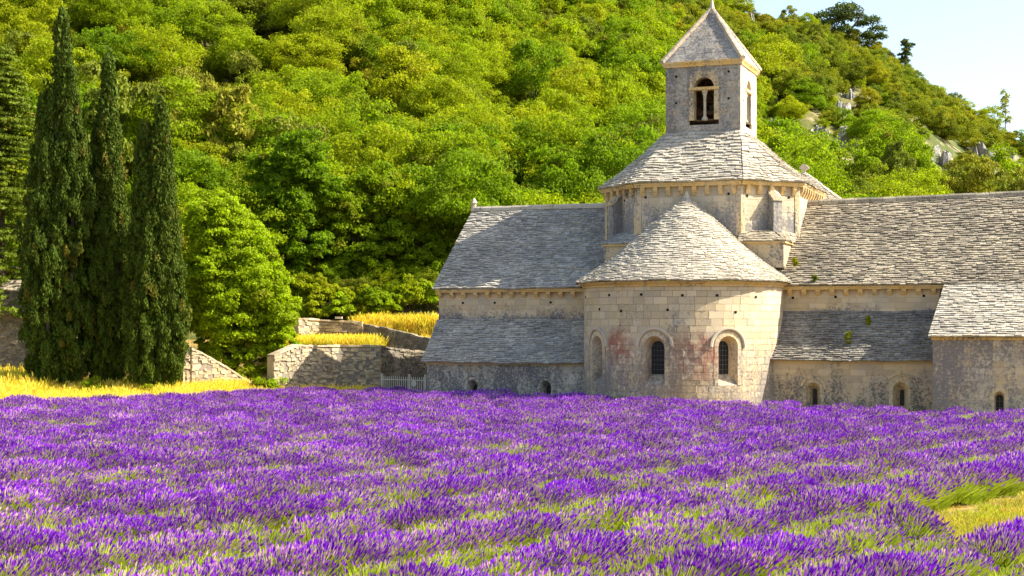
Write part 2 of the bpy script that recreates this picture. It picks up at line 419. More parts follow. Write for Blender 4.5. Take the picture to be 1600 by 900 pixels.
def plane_map(p0, p1):
    """vertical wall from p0 to p1 (u,v); s metres from p0; d along outward normal (to the right of p0->p1 is outward)"""
    L = math.hypot(p1[0] - p0[0], p1[1] - p0[1]); tx, ty = (p1[0] - p0[0]) / L, (p1[1] - p0[1]) / L
    nx, ny = ty, -tx
    return (lambda s, z, d: (p0[0] + tx * s + nx * d, p0[1] + ty * s + ny * d, z)), L

def holes(mapf, lst, parent):
    fns = []
    for (s, z) in lst:
        fns.append(lambda za, zb, s=s, z=z: [(s - .07, s + .07)] if za <= z < zb else [])
        m = MB(); m.add([mapf(s + a, z + e, d) for d in (-.013, -.3) for a, e in ((-.075, -.2), (.075, -.2), (.075, .2), (-.075, .2))],
                        [(4, 5, 6, 7), (0, 4, 5, 1), (1, 5, 6, 2), (2, 6, 7, 3), (3, 7, 4, 0)])
    return fns
def putlogs(mapf, lst, parent):
    for (s, z) in lst:      # small square scaffold holes: near-black blocks set proud, their inner shade painted in
        m = MB(); m.add([mapf(s + a, z + e, d) for d in (.018, -.1) for a, e in ((-.055, -.055), (.055, -.055), (.055, .055), (-.055, .055))],
                        [(0, 1, 2, 3), (0, 4, 5, 1), (1, 5, 6, 2), (2, 6, 7, 3), (3, 7, 4, 0)])
        m.obj('putlog_hole', M['hole'], parent)

def corbels(mapf, ss_, ztop, mat, parent, w_=.2, h=.26, d=.24):
    for s in ss_:
        a = w_ / 2; m = MB()
        prof = [(0.0, ztop - h), (d * .35, ztop - h), (d * .8, ztop - h * .55), (d, ztop - h * .35), (d, ztop), (0.0, ztop)]
        vs = [mapf(s - a, z, dd) for dd, z in prof] + [mapf(s + a, z, dd) for dd, z in prof]
        m.add(vs, [(5, 4, 3, 2, 1, 0), (6, 7, 8, 9, 10, 11)] + [(i, i + 1, i + 7, i + 6) for i in range(5)] + [(5, 0, 6, 11)], random.uniform(.4, 1), random.random() ** 2)
        m.obj('corbel', mat, parent)
def cornice(mapf, s0, s1, z0, z1, d0, d1, mat, parent, seg=.6, name='cornice'):
    m = MB(); s = s0; n = max(1, round((s1 - s0) / seg))
    for i in range(n):
        a, e = s0 + (s1 - s0) * i / n + .004, s0 + (s1 - s0) * (i + 1) / n - .004
        prof = [(-.03, z0), (d0, z0), (d0 + .02, z0 + (z1 - z0) * .3), (d1, z0 + (z1 - z0) * .75), (d1, z1), (-.03, z1)]
        vs = [mapf(a, z, d) for d, z in prof] + [mapf(e, z, d) for d, z in prof]
        m.add(vs, [(5, 4, 3, 2, 1, 0), (6, 7, 8, 9, 10, 11)] + [(k, k + 1, k + 7, k + 6) for k in range(5)], random.uniform(.5, 1), random.random() ** 2)
    return m.obj(name, mat, parent)

def slab_roof(mapf, rows, width, mat, parent, thick=.05, single=0, na=24, t0=0, t1=1, name='roof'):
    """overlapping rough stone slabs on surface mapf(a,t), a along the eave 0..1, t up the slope 0..1"""
    V = lambda a, t: Vector(mapf(min(max(a, 0), 1), t))
    def nrm(a, t):
        e = .004; a = min(max(a, e), 1 - e); t = min(max(t, e), 1 - e * 2)
        n = (V(a + e, t) - V(a - e, t)).cross(V(a, t + e) - V(a, t - e))
        n = n.normalized() if n.length > 1e-12 else Vector((0, 0, 1))
        return n if n.z > 0 else -n
    dk = MB(); NT_ = 10
    for i in range(na):
        for j in range(NT_):
            a0, a1, b0, b1 = i / na, (i + 1) / na, j / NT_, (j + 1) / NT_
            dk.add([V(a, t) - nrm(a, t) * .02 for a, t in ((a0, b0), (a1, b0), (a1, b1), (a0, b1))], [(0, 1, 2, 3)])
    rf = dk.obj(name, M['mortar'], parent)
    bl = MB()
    for r_ in range(rows):
        ta, tb = r_ / rows, (r_ + 1) / rows
        L = sum((V((i + 1) / 8, ta) - V(i / 8, ta)).length for i in range(8))
        if L < .15: continue
        a = -random.random() * width / L
        wob = random.random() * 10
        while a < 1 - .01:
            w_ = width * random.uniform(.55, 1.5) / L
            e = min(a + w_, 1); 
            if 1 - e < .3 * width / L: e = 1
            p = max(a, 0)
            if e - p > .03 / L:
                dt = jit(.22) / rows; th = thick * random.uniform(.7, 1.7); tl = max(0, ta - .12 / rows + dt); tu = min(1, tb + .45 / rows)
                g = .006 / L
                n0, n1 = nrm(p, tl), nrm(e, tl)
                A, B, C, D = V(p + g, tl), V(e - g, tl), V(e - g, tu), V(p + g, tu)
                if r_ == 0:
                    out = (A - D).normalized() * random.uniform(.0, .05); A += out; B += out
                vs = [A + n0 * .0, B + n1 * 0, B + n1 * (th + .02), A + n0 * (th + .02), C + n1 * .018, D + n0 * .018]
                fs = [(0, 1, 2, 3), (3, 2, 4, 5), (0, 3, 5), (1, 4, 2)]
                if N_SLAB[0] < single:
                    m = MB(); m.add(vs, fs, random.random(), random.random()); m.obj('roof_slab', mat, rf); N_SLAB[0] += 1
                else: bl.add(vs, fs, random.random(), random.random())
            a = e
    if bl.f: bl.obj('roof_slabs', mat, rf, kind='stuff')
    return rf
def quad_map(A, B, C, D, sag=0.):
    """A,B eave ends, D,C top ends; sag makes the slope slightly hollow"""
    A, B, C, D = map(Vector, (A, B, C, D))
    def f(a, t):
        p = (A.lerp(B, a)).lerp(D.lerp(C, a), t)
        p.z -= sag * math.sin(math.pi * t) ; p.z += .02 * math.sin(a * 9 + t * 5) + .015 * math.sin(a * 23)
        return p
    return f
def ridge_caps(p0, p1, mat, parent, w_=.36, h=.2, seg=.55):
    p0, p1 = Vector(p0), Vector(p1); L = (p1 - p0).length; n = int(L / seg); d = (p1 - p0) / n; side = d.cross(Vector((0, 0, 1))).normalized()
    for i in range(n):
        a, e = p0 + d * (i + .01), p0 + d * (i + .99); j = Vector((0, 0, jit(.012))); m = MB(); vs = []
        for p in (a, e):
            for (x, z) in ((-w_ / 2, -.06), (-w_ * .42, h * .55), (-w_ * .2, h), (w_ * .2, h), (w_ * .42, h * .55), (w_ / 2, -.06)): vs.append(p + side * x + Vector((0, 0, z)) + j)
        m.add(vs, [(k, k + 1, k + 7, k + 6) for k in range(5)] + [(0, 1, 2, 3, 4, 5), (11, 10, 9, 8, 7, 6)], random.random(), random.random() ** 2)
        m.obj('ridge_cap', mat, parent)

# --- apse
RA = 4.78
def apse(s, z, d):
    a = s / RA; r = RA + d; return (r * math.sin(a), -r * math.cos(a), z)
aw = link('apse_wall', None, CH)
apse_open = [(-43, True), (-1.5, False), (39.5, False)]
cuts = []
for deg, _ in apse_open:
    cuts.append(arch_cut(R(deg) * RA, .485 + .24, 1.23, 2.98, 0))
plA = [(R(a) * RA, z) for a, z in ((-62, 5.3), (-31, 5.35), (-9, 5.35), (14, 5.3), (33, 5.3), (58, 5.25), (-22, 4.6), (-40, 4.7), (6, 4.65), (44, 4.55))]
sA = R(104) * RA
masonry(apse, -sA, sA, -.4, 1.23, M['apse'], aw, single=0, course=.29, blen=.5, bed=.028)
masonry(apse, -sA, sA, 1.23, 5.72, M['apse'], aw, cuts=cuts, single=300, course=.30, blen=.56, bed=.028, gap=.013)
putlogs(apse, plA, aw)
for deg, blind in apse_open:
    opening(apse, R(deg) * RA, .97, 1.23, 2.98, M['apse'], CH, ring=.2, depth=.62, inner=.70, inner_sill=1.72, inner_spring=2.88, blind=blind, hood=(.75, .89, .10), bars=(4, 7))
cornice(apse, -sA, sA, 5.72, 5.96, .06, .26, M['cornice'], aw, seg=.55)
APX = Vector((0, .62, 10.2))
def cone(a, t):
    g = R(-108 + 216 * a); re = 5.18
    e = Vector((re * math.sin(g), -re * math.cos(g), 5.98))
    p = e.lerp(APX, t); p.z -= .28 * math.sin(math.pi * min(1, t * 1.15)) * (1 - t) + .0
    p.z += .02 * math.sin(a * 40 + t * 9); return p
slab_roof(cone, 44, .25, M['roofC'], CH, thick=.05, na=60, name='apse_roof')
m = MB(); m.tube([APX + Vector((0, 0, -.15)), APX + Vector((0, 0, .02)), APX + Vector((0, 0, .16)), APX + Vector((0, 0, .26))], [.16, .14, .08, .02], 8); m.obj('apex_stone', M['towerlit'], CH)

# --- transept and choir: left wing u -13..-4.x, right wing u 4.6..30
def facade(side):
    L_ = side < 0
    u0, u1 = (-13.03, -4.3) if L_ else (4.3, 34.0)
    # upper wall v=.4
    f, L = plane_map((u0, .4), (u1, .4))
    up = link('upper_wall', None, CH)
    uend = L if L_ else 12.3 - u0
    masonry(f, 0, uend, 3.9, 5.62, M['upper'], up, course=.29, blen=.6)
    putlogs(f, [(1.35, 5.1), (3.1, 5.1), (6.1, 5.1), (8.4, 5.1)] if L_ else [(.9, 5.25), (2.9, 5.28), (6.9, 5.3)], up)
    n = int(uend / .66)
    corbels(f, [.14 + i * .655 for i in range(n + 1) if .14 + i * .655 < uend - .1], 5.62, M['cornice'], up)
    cornice(f, -.06 if L_ else 0, uend, 5.62, 5.78, .26, .34, M['cornice'], up, seg=.7)
    # stone string course at lean-to top
    cornice(f, 0, uend, 4.28, 4.40, .02, .06, M['lowleft'] if L_ else M['upper'], up, seg=.8, name='string_course')
    # main roof, front and back slope
    ue = u0 - .18 if L_ else u0 - .5; uf = u1 if L_ else 34
    ur = -13.38 if L_ else 4.3
    zr = 10.22 if L_ else 10.05
    zr1 = zr if L_ else 10.45
    rm = M['roofL'] if L_ else M['roofR']
    slab_roof(quad_map((ue, .02, 5.80), (uf, .02, 5.82), (uf, 5.8, zr1), (ur if L_ else ue, 5.8, zr)), 41, .27, rm, CH, thick=.065, na=40, name='main_roof')
    slab_roof(quad_map((uf, 11.6, 5.80), (ue, 11.6, 5.80), (ur if L_ else ue, 5.8, zr), (uf, 5.8, zr1)), 30, .6, rm, CH, thick=.04, na=20, name='rear_roof')
    ridge_caps((ur - .02 if L_ else 4.9, 5.8, zr + .03), (-4.6 if L_ else 34, 5.8, zr1 + .03), M['towerlit'] if L_ else M['roofR'], CH, seg=.55 if L_ else .62)
    if L_:
        # gable end wall
        g = MB(); g.add([(u0, .4, -.4), (u0, 11.2, -.4), (u0, 11.2, 5.8), (u0, 5.8, 10.05), (u0, .4, 5.8)], [(0, 1, 2, 3, 4)]); g.add([(u0, 11.2, -.4), (-4, 11.2, -.4), (-4, 11.2, 5.8), (u0, 11.2, 5.8)], [(0, 1, 2, 3)])
        g.obj('gable_wall', M['cream'], CH)
        m = MB(); x, y, z = ur + .1, 5.8, zr
        m.tube([(x, y, z - .1), (x, y, z + .38), (x, y, z + .42), (x, y, z + .6), (x, y, z + .72)], [.17, .14, .2, .12, .02], 8); m.obj('finial', M['towerlit'], CH)
    else:
        g = MB(); g.box(4.3, 34, 11.1, 11.3, -.4, 5.8); g.add([(34, .4, -.4), (34, 11.2, -.4), (34, 11.2, 5.8), (34, 5.8, 10.3), (34, .4, 5.8)], [(0, 1, 2, 3, 4)]); g.obj('rear_wall', M['cream'], CH)
    # lean-to
    lu0, lu1 = (-12.98, -3.9) if L_ else (3.9, 11.98)
    f, L = plane_map((lu0, -1.2), (lu1, -1.2))
    lw = link('lean_to_wall', None, CH); mat = M['lowleft'] if L_ else M['lowright']
    zt = 1.98 if L_ else 2.22
    wins = [(-10.5 - lu0, .56, 0.97, .57), (-6.62 - lu0, .56, 0.97, .57)] if L_ else [(6.43 - lu0, .62, 1.02, .6), (10.36 - lu0, .70, 1.04, .78)]
    cuts = [arch_cut(c, w_ / 2 + .18, .15, zp, 0) for c, w_, zp, h in wins]
    masonry(f, 0, L, -.4, .15, mat, lw, course=.3, blen=.6); masonry(f, 0, L, .15, zt, mat, lw, cuts=cuts, course=.28, blen=.6)
    for c, w_, zp, h in wins:
        opening(f, c, w_, .15, zp, mat if L_ else M['cream'], CH, ring=.14, depth=.5, inner=.2 if not L_ else .24, inner_sill=.3, inner_spring=zp - .1, hood=(h - .12, h, .05), bars=None)
    cornice(f, -.04 if L_ else 0, L, zt, zt + .12, .05, .16, M['lowright'], lw, seg=.8)
    x0, x1 = (-13.16, -3.9) if L_ else (3.9, 11.98)
    z0, z1 = (2.10, 4.28) if L_ else (2.33, 4.62)
    slab_roof(quad_map((x0, -1.5, z0), (x1, -1.5, z0), (x1, .42, z1), (x0 + .06, .42, z1), sag=.08), 22, .28, M['roofL'] if L_ else M['roofR2'], CH, thick=.06, na=24, name='lean_to_roof')
    if L_:
        g = MB(); g.add([(lu0, -1.2, -.4), (lu0, .4, -.4), (lu0, .4, 4.2), (lu0, -1.2, 2.1)], [(0, 3, 2, 1)]); g.obj('side_wall', M['lowright'], CH)
M['roofR2'] = roof_mat('dark_brown_stone_slabs', light=(.40, .36, .28), mid=(.23, .205, .165), darkc=(.055, .05, .048), dk=.6, lichen=.25)
facade(-1); facade(1)

# --- sacristy at the right end
f, L = plane_map((11.96, -3.4), (34, -3.4))
sw = link('sacristy_wall', None, CH)
cut = [arch_cut(14.72 - 11.96, .36 + .02, .1, .88, 0)]
masonry(f, 0, L, -.4, .1, M['sacristy'], sw, course=.3); masonry(f, 0, L, .1, 3.32, M['sacristy'], sw, cuts=cut, course=.29, blen=.55)
opening(f, 14.72 - 11.96, .44, .1, .90, M['cream'], CH, ring=.15, depth=.35, inner=.3, inner_sill=.15, inner_spring=.82, bars=(2, 3))
cornice(f, -.05, L, 3.32, 3.44, .05, .14, M['cornice'], sw, seg=.8)
slab_roof(quad_map((11.8, -3.68, 3.44), (34, -3.68, 3.44), (34, .1, 5.86), (12.15, .1, 5.86)), 25, .28, M['roofC2'] if 'roofC2' in M else M['roofC'], CH, thick=.05, na=40, single=300, name='sacristy_roof')
g = MB(); g.add([(11.97, -3.4, -.4), (11.97, .4, -.4), (11.97, .4, 5.8), (11.97, -3.4, 3.4)], [(0, 3, 2, 1)]); g.obj('side_wall', M['cream'], CH)

# --- crossing drum: octagon on a square base
HB = 4.95; VC = 5.85; HF = 2.60; VF = .92
oct_ = [(-HB, 9.6), (-HB, VF + HB - HF), (-HF, VF), (HF, VF), (HB, VF + HB - HF), (HB, 9.6), (HF, 12.0), (-HF, 12.0)]
dw = link('drum_wall', None, CH)
for i in range(8):
    p0, p1 = oct_[i], oct_[(i + 1) % 8]
    f, L = plane_map(p0, p1)
    mt = M['drum']
    masonry(f, 0, L, 7.6, 10.72, mt, dw, course=.30, blen=.55)
    if i in (0, 1, 2, 3, 4):
        n = max(2, int(L / .58)); corbels(f, [L * (k + .5) / n for k in range(n)], 10.72, M['cornice'], dw, w_=.2, h=.42, d=.2)
        cornice(f, -.08, L + .08, 10.72, 10.92, .22, .30, M['cornice'], dw, seg=.6)
    if i in (1, 2, 3):
        putlogs(f, {1: [(L * .62, 10.2)], 2: [(.45, 10.25), (2.6, 10.25), (4.6, 10.3)], 3: [(.35, 10.2), (2.75, 10.2)]}[i], dw)
    # pilaster strips at the corners
    if i in (1, 2, 3, 4):
        for a, e in ((-.01, .22), (L - .22, L + .01)):
            m = MB(); m.add([f(s, z, d) for d in (.035, -.05) for s, z in ((a, 8.3), (e, 8.3), (e, 10.72), (a, 10.72))], [(0, 1, 2, 3), (0, 4, 5, 1), (1, 5, 6, 2), (2, 6, 7, 3), (3, 7, 4, 0)], .8)
            m.obj('pilaster', M['cream'], dw)
# square base corners with little stone roofs, and a buttress on each
for sx in (-1, 1):
    cu, cv = (4.72 if sx > 0 else -4.2), VF - .32; zl = 7.86
    b = MB(); b.box(min(cu, sx * (HF - .2)), max(cu, sx * (HF - .2)), cv, cv + 3.2, 6.7, zl); b.obj('drum_base', M['cream'], CH)
    pl = MB(); pl.box(min(cu + sx * .1, sx * (HF - .3)), max(cu + sx * .1, sx * (HF - .3)), cv - .1, cv + 3.2, zl, zl + .09); pl.obj('base_ledge', M['cornice'], CH)
    A, B = (sx * (HF - .1), cv - .12, zl + .1), (cu + sx * .12, cv - .12, zl + .1); C = (cu + sx * .12, cv + 3.0, zl + .1)
    T0, T1 = (sx * (HF + .0), VF + .05, 8.45), (sx * HB, VF + HB - HF, 8.45); TM = (sx * (HB + HF) / 2, (VF + VF + HB - HF) / 2, 8.62)
    if sx > 0: slab_roof(quad_map(A, B, TM, T0), 5, .3, M['roofR'], CH, thick=.04, na=6, name='base_roof'); slab_roof(quad_map(B, C, T1, TM), 5, .3, M['roofR'], CH, thick=.04, na=6, name='base_roof')
    else: slab_roof(quad_map(B, A, T0, TM), 5, .3, M['roofL'], CH, thick=.04, na=6, name='base_roof'); slab_roof(quad_map(C, B, TM, T1), 5, .3, M['roofL'], CH, thick=.04, na=6, name='base_roof')
    k = 3 if sx > 0 else 1
    f, L = plane_map(oct_[k], oct_[(k + 1) % 8])
    c0 = L * .5 + .12 * sx; bt = MB(); w2 = .25
    vs = [f(s, z, d) for s in (c0 - w2, c0 + w2) for (d, z) in ((-.05, 8.0), (.5, 8.0), (.5, 10.0), (-.05, 10.35))]
    bt.add(vs, [(3, 2, 1, 0), (4, 5, 6, 7), (0, 1, 5, 4), (1, 2, 6, 5), (2, 3, 7, 6)], .5)
    bo = bt.obj('buttress', M['tower'], CH)
    cp = MB(); w3 = .30
    vs = [f(s, z, d) for s in (c0 - w3, c0 + w3) for (d, z) in ((-.05, 10.38), (.56, 9.98), (.56, 10.04), (-.05, 10.55))]
    vs += [f(c0, 10.22, .58), f(c0, 10.72, -.05)]
    cp.add(vs, [(3, 2, 1, 0), (4, 5, 6, 7), (0, 1, 5, 4), (1, 2, 8), (1, 8, 6, 5), (2, 3, 9, 8), (8, 9, 7, 6)], .6)
    cp.obj('buttress_cap', M['cream'], bo)
# drum roof
OE = .34
def off(p, k=1.0):
    dx, dy = p[0], p[1] - 5.9; return (p[0] * (1 + OE / HB), 5.9 + dy * (1 + OE / 4.9))
TW = 1.93; TF = 3.87
top = {0: (-TW, TF + 3.9), 1: (-TW, TF), 2: (-TW, TF), 3: (TW, TF), 4: (TW, TF), 5: (TW, TF + 3.9), 6: (TW, TF + 3.9), 7: (-TW, TF + 3.9)}
for i in range(8):
    a, b_ = off(oct_[i]), off(oct_[(i + 1) % 8]); c0, c1 = top[i], top[(i + 1) % 8]
    slab_roof(quad_map((*a, 10.93), (*b_, 10.93), (*c1, 13.72), (*c0, 13.72), sag=.16), 18, .29, M['roofC'], CH, thick=.065, na=10, name='drum_roof')
# --- raised roof behind the drum, with its stone cross
slab_roof(quad_map((1.0, 8.6, 9.9), (6.6, 8.6, 9.95), (3.8, 11.6, 12.25), (1.0, 11.6, 12.25)), 18, .35, M['roofC'], CH, thick=.04, na=14, name='nave_roof')
slab_roof(quad_map((6.75, 14.6, 9.9), (1.0, 14.6, 9.9), (1.0, 11.6, 12.25), (3.8, 11.6, 12.25)), 12, .5, M['roofC'], CH, thick=.04, na=14, name='nave_roof')
slab_roof(quad_map((6.6, 8.6, 9.95), (6.75, 14.6, 9.9), (3.8, 11.6, 12.25), (3.8, 11.6, 12.25)), 12, .5, M['roofC'], CH, thick=.04, na=14, name='nave_roof')
g = MB(); g.box(1.2, 6.6, 8.8, 14.4, -.4, 9.86); g.obj('nave_wall', M['cream'], CH)
m = MB(); fx, fy, fz_ = 3.75, 11.5, 12.1
m.box(fx - .07, fx + .07, fy - .07, fy + .07, fz_, fz_ + .35); m.tube([(fx, fy - .09, fz_ + .42), (fx, fy + .09, fz_ + .42)], .20, 12); m.box(fx - .26, fx + .26, fy - .065, fy + .065, fz_ + .36, fz_ + .48); m.obj('finial', M['towerlit'], CH)

# --- bell tower
tw = link('bell_tower', None, CH)
tc = [(-TW, TF), (TW, TF), (TW, TF + 3.9), (-TW, TF + 3.9)]
for i in range(4):
    p0, p1 = tc[i], tc[(i + 1) % 4]; f, L = plane_map(p0, p1)
    mt = M['tower'] if i != 1 else M['towerlit']; c = L / 2 + (.06 if i == 0 else 0)  # right face takes the lighter copy, sunlight put into its colour
    cuts = [arch_cut(c, .52 + .24, 14.33, 15.97, 0)] if i < 2 else []
    masonry(f, 0, L, 13.0, 17.05, mt, tw, cuts=cuts, course=.27, blen=.45)
    cornice(f, -.12, L + .12, 17.05, 17.32, .06, .17, M['cornice'], tw, seg=.6)
    if i < 2:
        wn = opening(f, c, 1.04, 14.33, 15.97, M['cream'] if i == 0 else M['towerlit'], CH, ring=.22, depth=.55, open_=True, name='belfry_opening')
        m = MB(); m.add([f(s, z, d) for d in (.05, -.4) for s, z in ((c - .78, 15.86), (c + .78, 15.86), (c + .78, 16.0), (c - .78, 16.0))], [(0, 1, 2, 3), (0, 4, 5, 1), (1, 5, 6, 2), (2, 6, 7, 3), (3, 7, 4, 0), (4, 7, 6, 5)], .9); m.obj('lintel', M['cornice'], wn)
        m = MB(); cc = Vector(f(c, 14.33, -.2))
        m.tube([cc + Vector((0, 0, z)) for z in (-.02, .12, .13, .22, .24, 1.15, 1.17, 1.2, 1.5, 1.53)], [.16, .16, .12, .10, .075, .075, .1, .08, .17, .17], 10); m.obj('column', M['towerlit'], wn)
        putlogs(f, [(.55, 16.6), (.55, 15.25), (L - .6, 16.7), (L - .6, 15.35)] if i == 0 else [(.6, 15.3)], tw)
m = MB(); m.box(-TW + .05, TW - .05, TF + .05, TF + 3.85, 13.9, 14.02); m.box(-TW + .05, TW - .05, TF + .05, TF + 3.85, 16.95, 17.05); m.obj('belfry_floor', M['wood'], tw)
for (x0, x1, y0, y1, z0, z1) in ((-1.7, 1.7, 5.0, 5.18, 14.75, 14.95), (-.9, -.72, 4.7, 4.88, 14.02, 16.9), (.35, .5, 5.3, 5.45, 14.02, 16.9), (-1.7, 1.7, 6.3, 6.5, 15.5, 15.7), (.7, .88, 5.0, 5.2, 14.02, 16.9)):
    m = MB(); m.box(x0, x1, y0, y1, z0, z1); m.obj('beam', M['wood'], tw)
m = MB(); m.tube([(.0, 5.75, z) for z in (14.75, 14.85, 15.1, 15.3, 15.42, 15.45)], [.42, .38, .27, .24, .16, .05], 14); m.obj('bell', M['bronze'], tw)
# spire: four plain stone slopes with raised hips
ap = Vector((0, TF + 1.95, 20.35)); e_ = TW + .17; zb = 17.32
cs = [Vector((-e_, TF + 1.95 - e_, zb)), Vector((e_, TF + 1.95 - e_, zb)), Vector((e_, TF + 1.95 + e_, zb)), Vector((-e_, TF + 1.95 + e_, zb))]
def pyr_map(A, B, P):
    n = (B - A).cross(P - A).normalized()
    L = (B - A).length; H = (P - (A + B) / 2).length; t = (B - A) / L; h = (P - (A + B) / 2) / H
    return (lambda s, z, d: tuple(A + t * s + h * z + n * d)), L, H
sp = link('spire', None, CH)
for i in range(4):
    A, B = cs[i], cs[(i + 1) % 4]; f, L, H = pyr_map(A, B, ap)
    masonry(f, 0, L, 0, H - .1, M['tower'] if i != 1 else M['towerlit'], sp, course=.26, blen=.5, step=lambda za, zb_, L=L, H=H: (L / 2 * za / H + .03, L - L / 2 * za / H - .03), back=-.02, nm='spire_stone')  # right slope is painted lighter as the sunlit side
for i in range(4):
    A = cs[i]; m = MB(); n = 9
    out = Vector((A.x, A.y - (TF + 1.95), 0)).normalized(); side = Vector((-out.y, out.x, 0))
    for k in range(n):
        p, q_ = A.lerp(ap, k / n * .97), A.lerp(ap, (k + 1) / n * .97 - .004); w_ = .15 * (1 - .35 * k / n)
        vs = []
        for r_ in (p, q_): vs += [r_ - out * .05 + side * w_ * 1.1 - Vector((0, 0, .05)), r_ + out * .02 + side * w_ * .8 + Vector((0, 0, .09)), r_ + out * .05 + Vector((0, 0, .12)), r_ + out * .02 - side * w_ * .8 + Vector((0, 0, .09)), r_ - out * .05 - side * w_ * 1.1 - Vector((0, 0, .05))]
        m.add(vs, [(j, j + 1, j + 6, j + 5) for j in range(4)] + [(0, 1, 2, 3, 4), (9, 8, 7, 6, 5)], random.uniform(.4, 1), random.random() ** 2)
    m.obj('hip_coping', M['sacristy'], sp)
m = MB(); m.tube([ap + Vector((0, 0, z)) for z in (-.30, -.12, .05, .2, .42, .5)], [.26, .17, .13, .10, .06, .07], 10); m.obj('finial', M['towerlit'], sp)
m = MB(); z = ap.z + .45; m.box(-.05, .05, ap.y - .05, ap.y + .05, z, z + .62); m.box(-.2, .2, ap.y - .045, ap.y + .045, z + .26, z + .37); m.obj('cross', M['rock'], sp)
# floor slab inside so no light comes from below
m = MB(); m.box(-12.9, 33.9, .6, 11, -.35, -.2); m.obj('floor_slab', M['mortar'], CH)

# ------------------------------------------------------------------ scatter helper
def scatter(name, protos, pts, rots, scales, picks, **props):
    col = bpy.data.collections.new(name + '_source')
    for o in protos: col.objects.link(o)
    names = sorted(o.name for o in protos); order = np.array([names.index(o.name) for o in protos])
    me = bpy.data.meshes.new(name); n = len(pts)
    me.vertices.add(n); me.vertices.foreach_set('co', np.ascontiguousarray(pts, np.float32).ravel())
    a = me.attributes.new('rot', 'FLOAT_VECTOR', 'POINT'); a.data.foreach_set('vector', np.ascontiguousarray(rots, np.float32).ravel())
    a = me.attributes.new('scl', 'FLOAT_VECTOR', 'POINT'); sc_ = np.asarray(scales, np.float32); sc_ = np.repeat(sc_[:, None], 3, 1) if sc_.ndim == 1 else sc_
    a.data.foreach_set('vector', np.ascontiguousarray(sc_).ravel())
    a = me.attributes.new('pick', 'INT', 'POINT'); a.data.foreach_set('value', order[np.asarray(picks)].astype(np.int32))
    o = link(name, me, kind='stuff', **props)
    g = bpy.data.node_groups.new(name, 'GeometryNodeTree')
    g.interface.new_socket('Geometry', in_out='INPUT', socket_type='NodeSocketGeometry')
    g.interface.new_socket('Geometry', in_out='OUTPUT', socket_type='NodeSocketGeometry')
    N = g.nodes.new; gi, go = N('NodeGroupInput'), N('NodeGroupOutput')
    ip = N('GeometryNodeInstanceOnPoints'); ci = N('GeometryNodeCollectionInfo'); ci.inputs['Collection'].default_value = col
    ci.inputs['Separate Children'].default_value = True; ci.inputs['Reset Children'].default_value = True
    def na(nm, dt):
        x = N('GeometryNodeInputNamedAttribute'); x.data_type = dt; x.inputs['Name'].default_value = nm; return x.outputs['Attribute']
    er = N('FunctionNodeEulerToRotation')
    g.links.new(gi.outputs[0], ip.inputs['Points']); g.links.new(ci.outputs[0], ip.inputs['Instance']); ip.inputs['Pick Instance'].default_value = True
    g.links.new(na('pick', 'INT'), ip.inputs['Instance Index']); g.links.new(na('rot', 'FLOAT_VECTOR'), er.inputs[0]); g.links.new(er.outputs[0], ip.inputs['Rotation'])
    g.links.new(na('scl', 'FLOAT_VECTOR'), ip.inputs['Scale']); g.links.new(ip.outputs[0], go.inputs[0])
    md = o.modifiers.new('scatter', 'NODES'); md.node_group = g
    return o
def proto(name, me): return bpy.data.objects.new(name, me)

# ------------------------------------------------------------------ foliage
def unit(v): return v / np.maximum(np.linalg.norm(v, axis=-1, keepdims=True), 1e-9)
def leaf_cloud(cent, rad, per, size, rng, out=.9, shell=(.55, 1.05), elong=1.0, updir=None, upw=0., tintc=None):
    cent = np.asarray(cent, float); rad = np.asarray(rad, float); n = len(cent)
    if rad.ndim == 1: rad = np.repeat(rad[:, None], 3, 1)
    d = unit(rng.normal(size=(n, per, 3))); d[..., 2] = np.where(d[..., 2] < -.35, -d[..., 2] * .6, d[..., 2])
    rr = rng.uniform(shell[0], shell[1], (n, per, 1)) 
    p = cent[:, None] + d * rr * rad[:, None]
    nn = unit(d * out + rng.normal(size=d.shape) * .6)
    t = unit(np.cross(nn, rng.normal(size=d.shape)))
    if updir is not None:
        t = unit(t * (1 - upw) + (np.array(updir) + rng.normal(size=d.shape) * .25) * upw); nn = unit(nn - t * (nn * t).sum(-1, keepdims=True))
    bt = np.cross(nn, t); s = size * rng.uniform(.55, 1.35, (n, per, 1))
    v = np.stack([p - t * s * .5 * elong, p + bt * s * .34, p + t * s * .5 * elong, p - bt * s * .34], 2).reshape(-1, 3)
    tc = rng.uniform(0, 1, (n, 1)) if tintc is None else np.asarray(tintc)[:, None]
    tint = np.clip(.5 * tc + .5 * rng.uniform(0, 1, (n, per)), 0, 1).ravel()
    t2 = (rng.uniform(0, 1, (n, 1)) ** 1.5 * .97 + rng.uniform(0, .03, (n, per))).ravel()
    return v, tint, t2
def crown_mesh(name, v, tint, t2, mat): return np_mesh(name, v, len(v) // 4, 4, [mat], tint, t2)

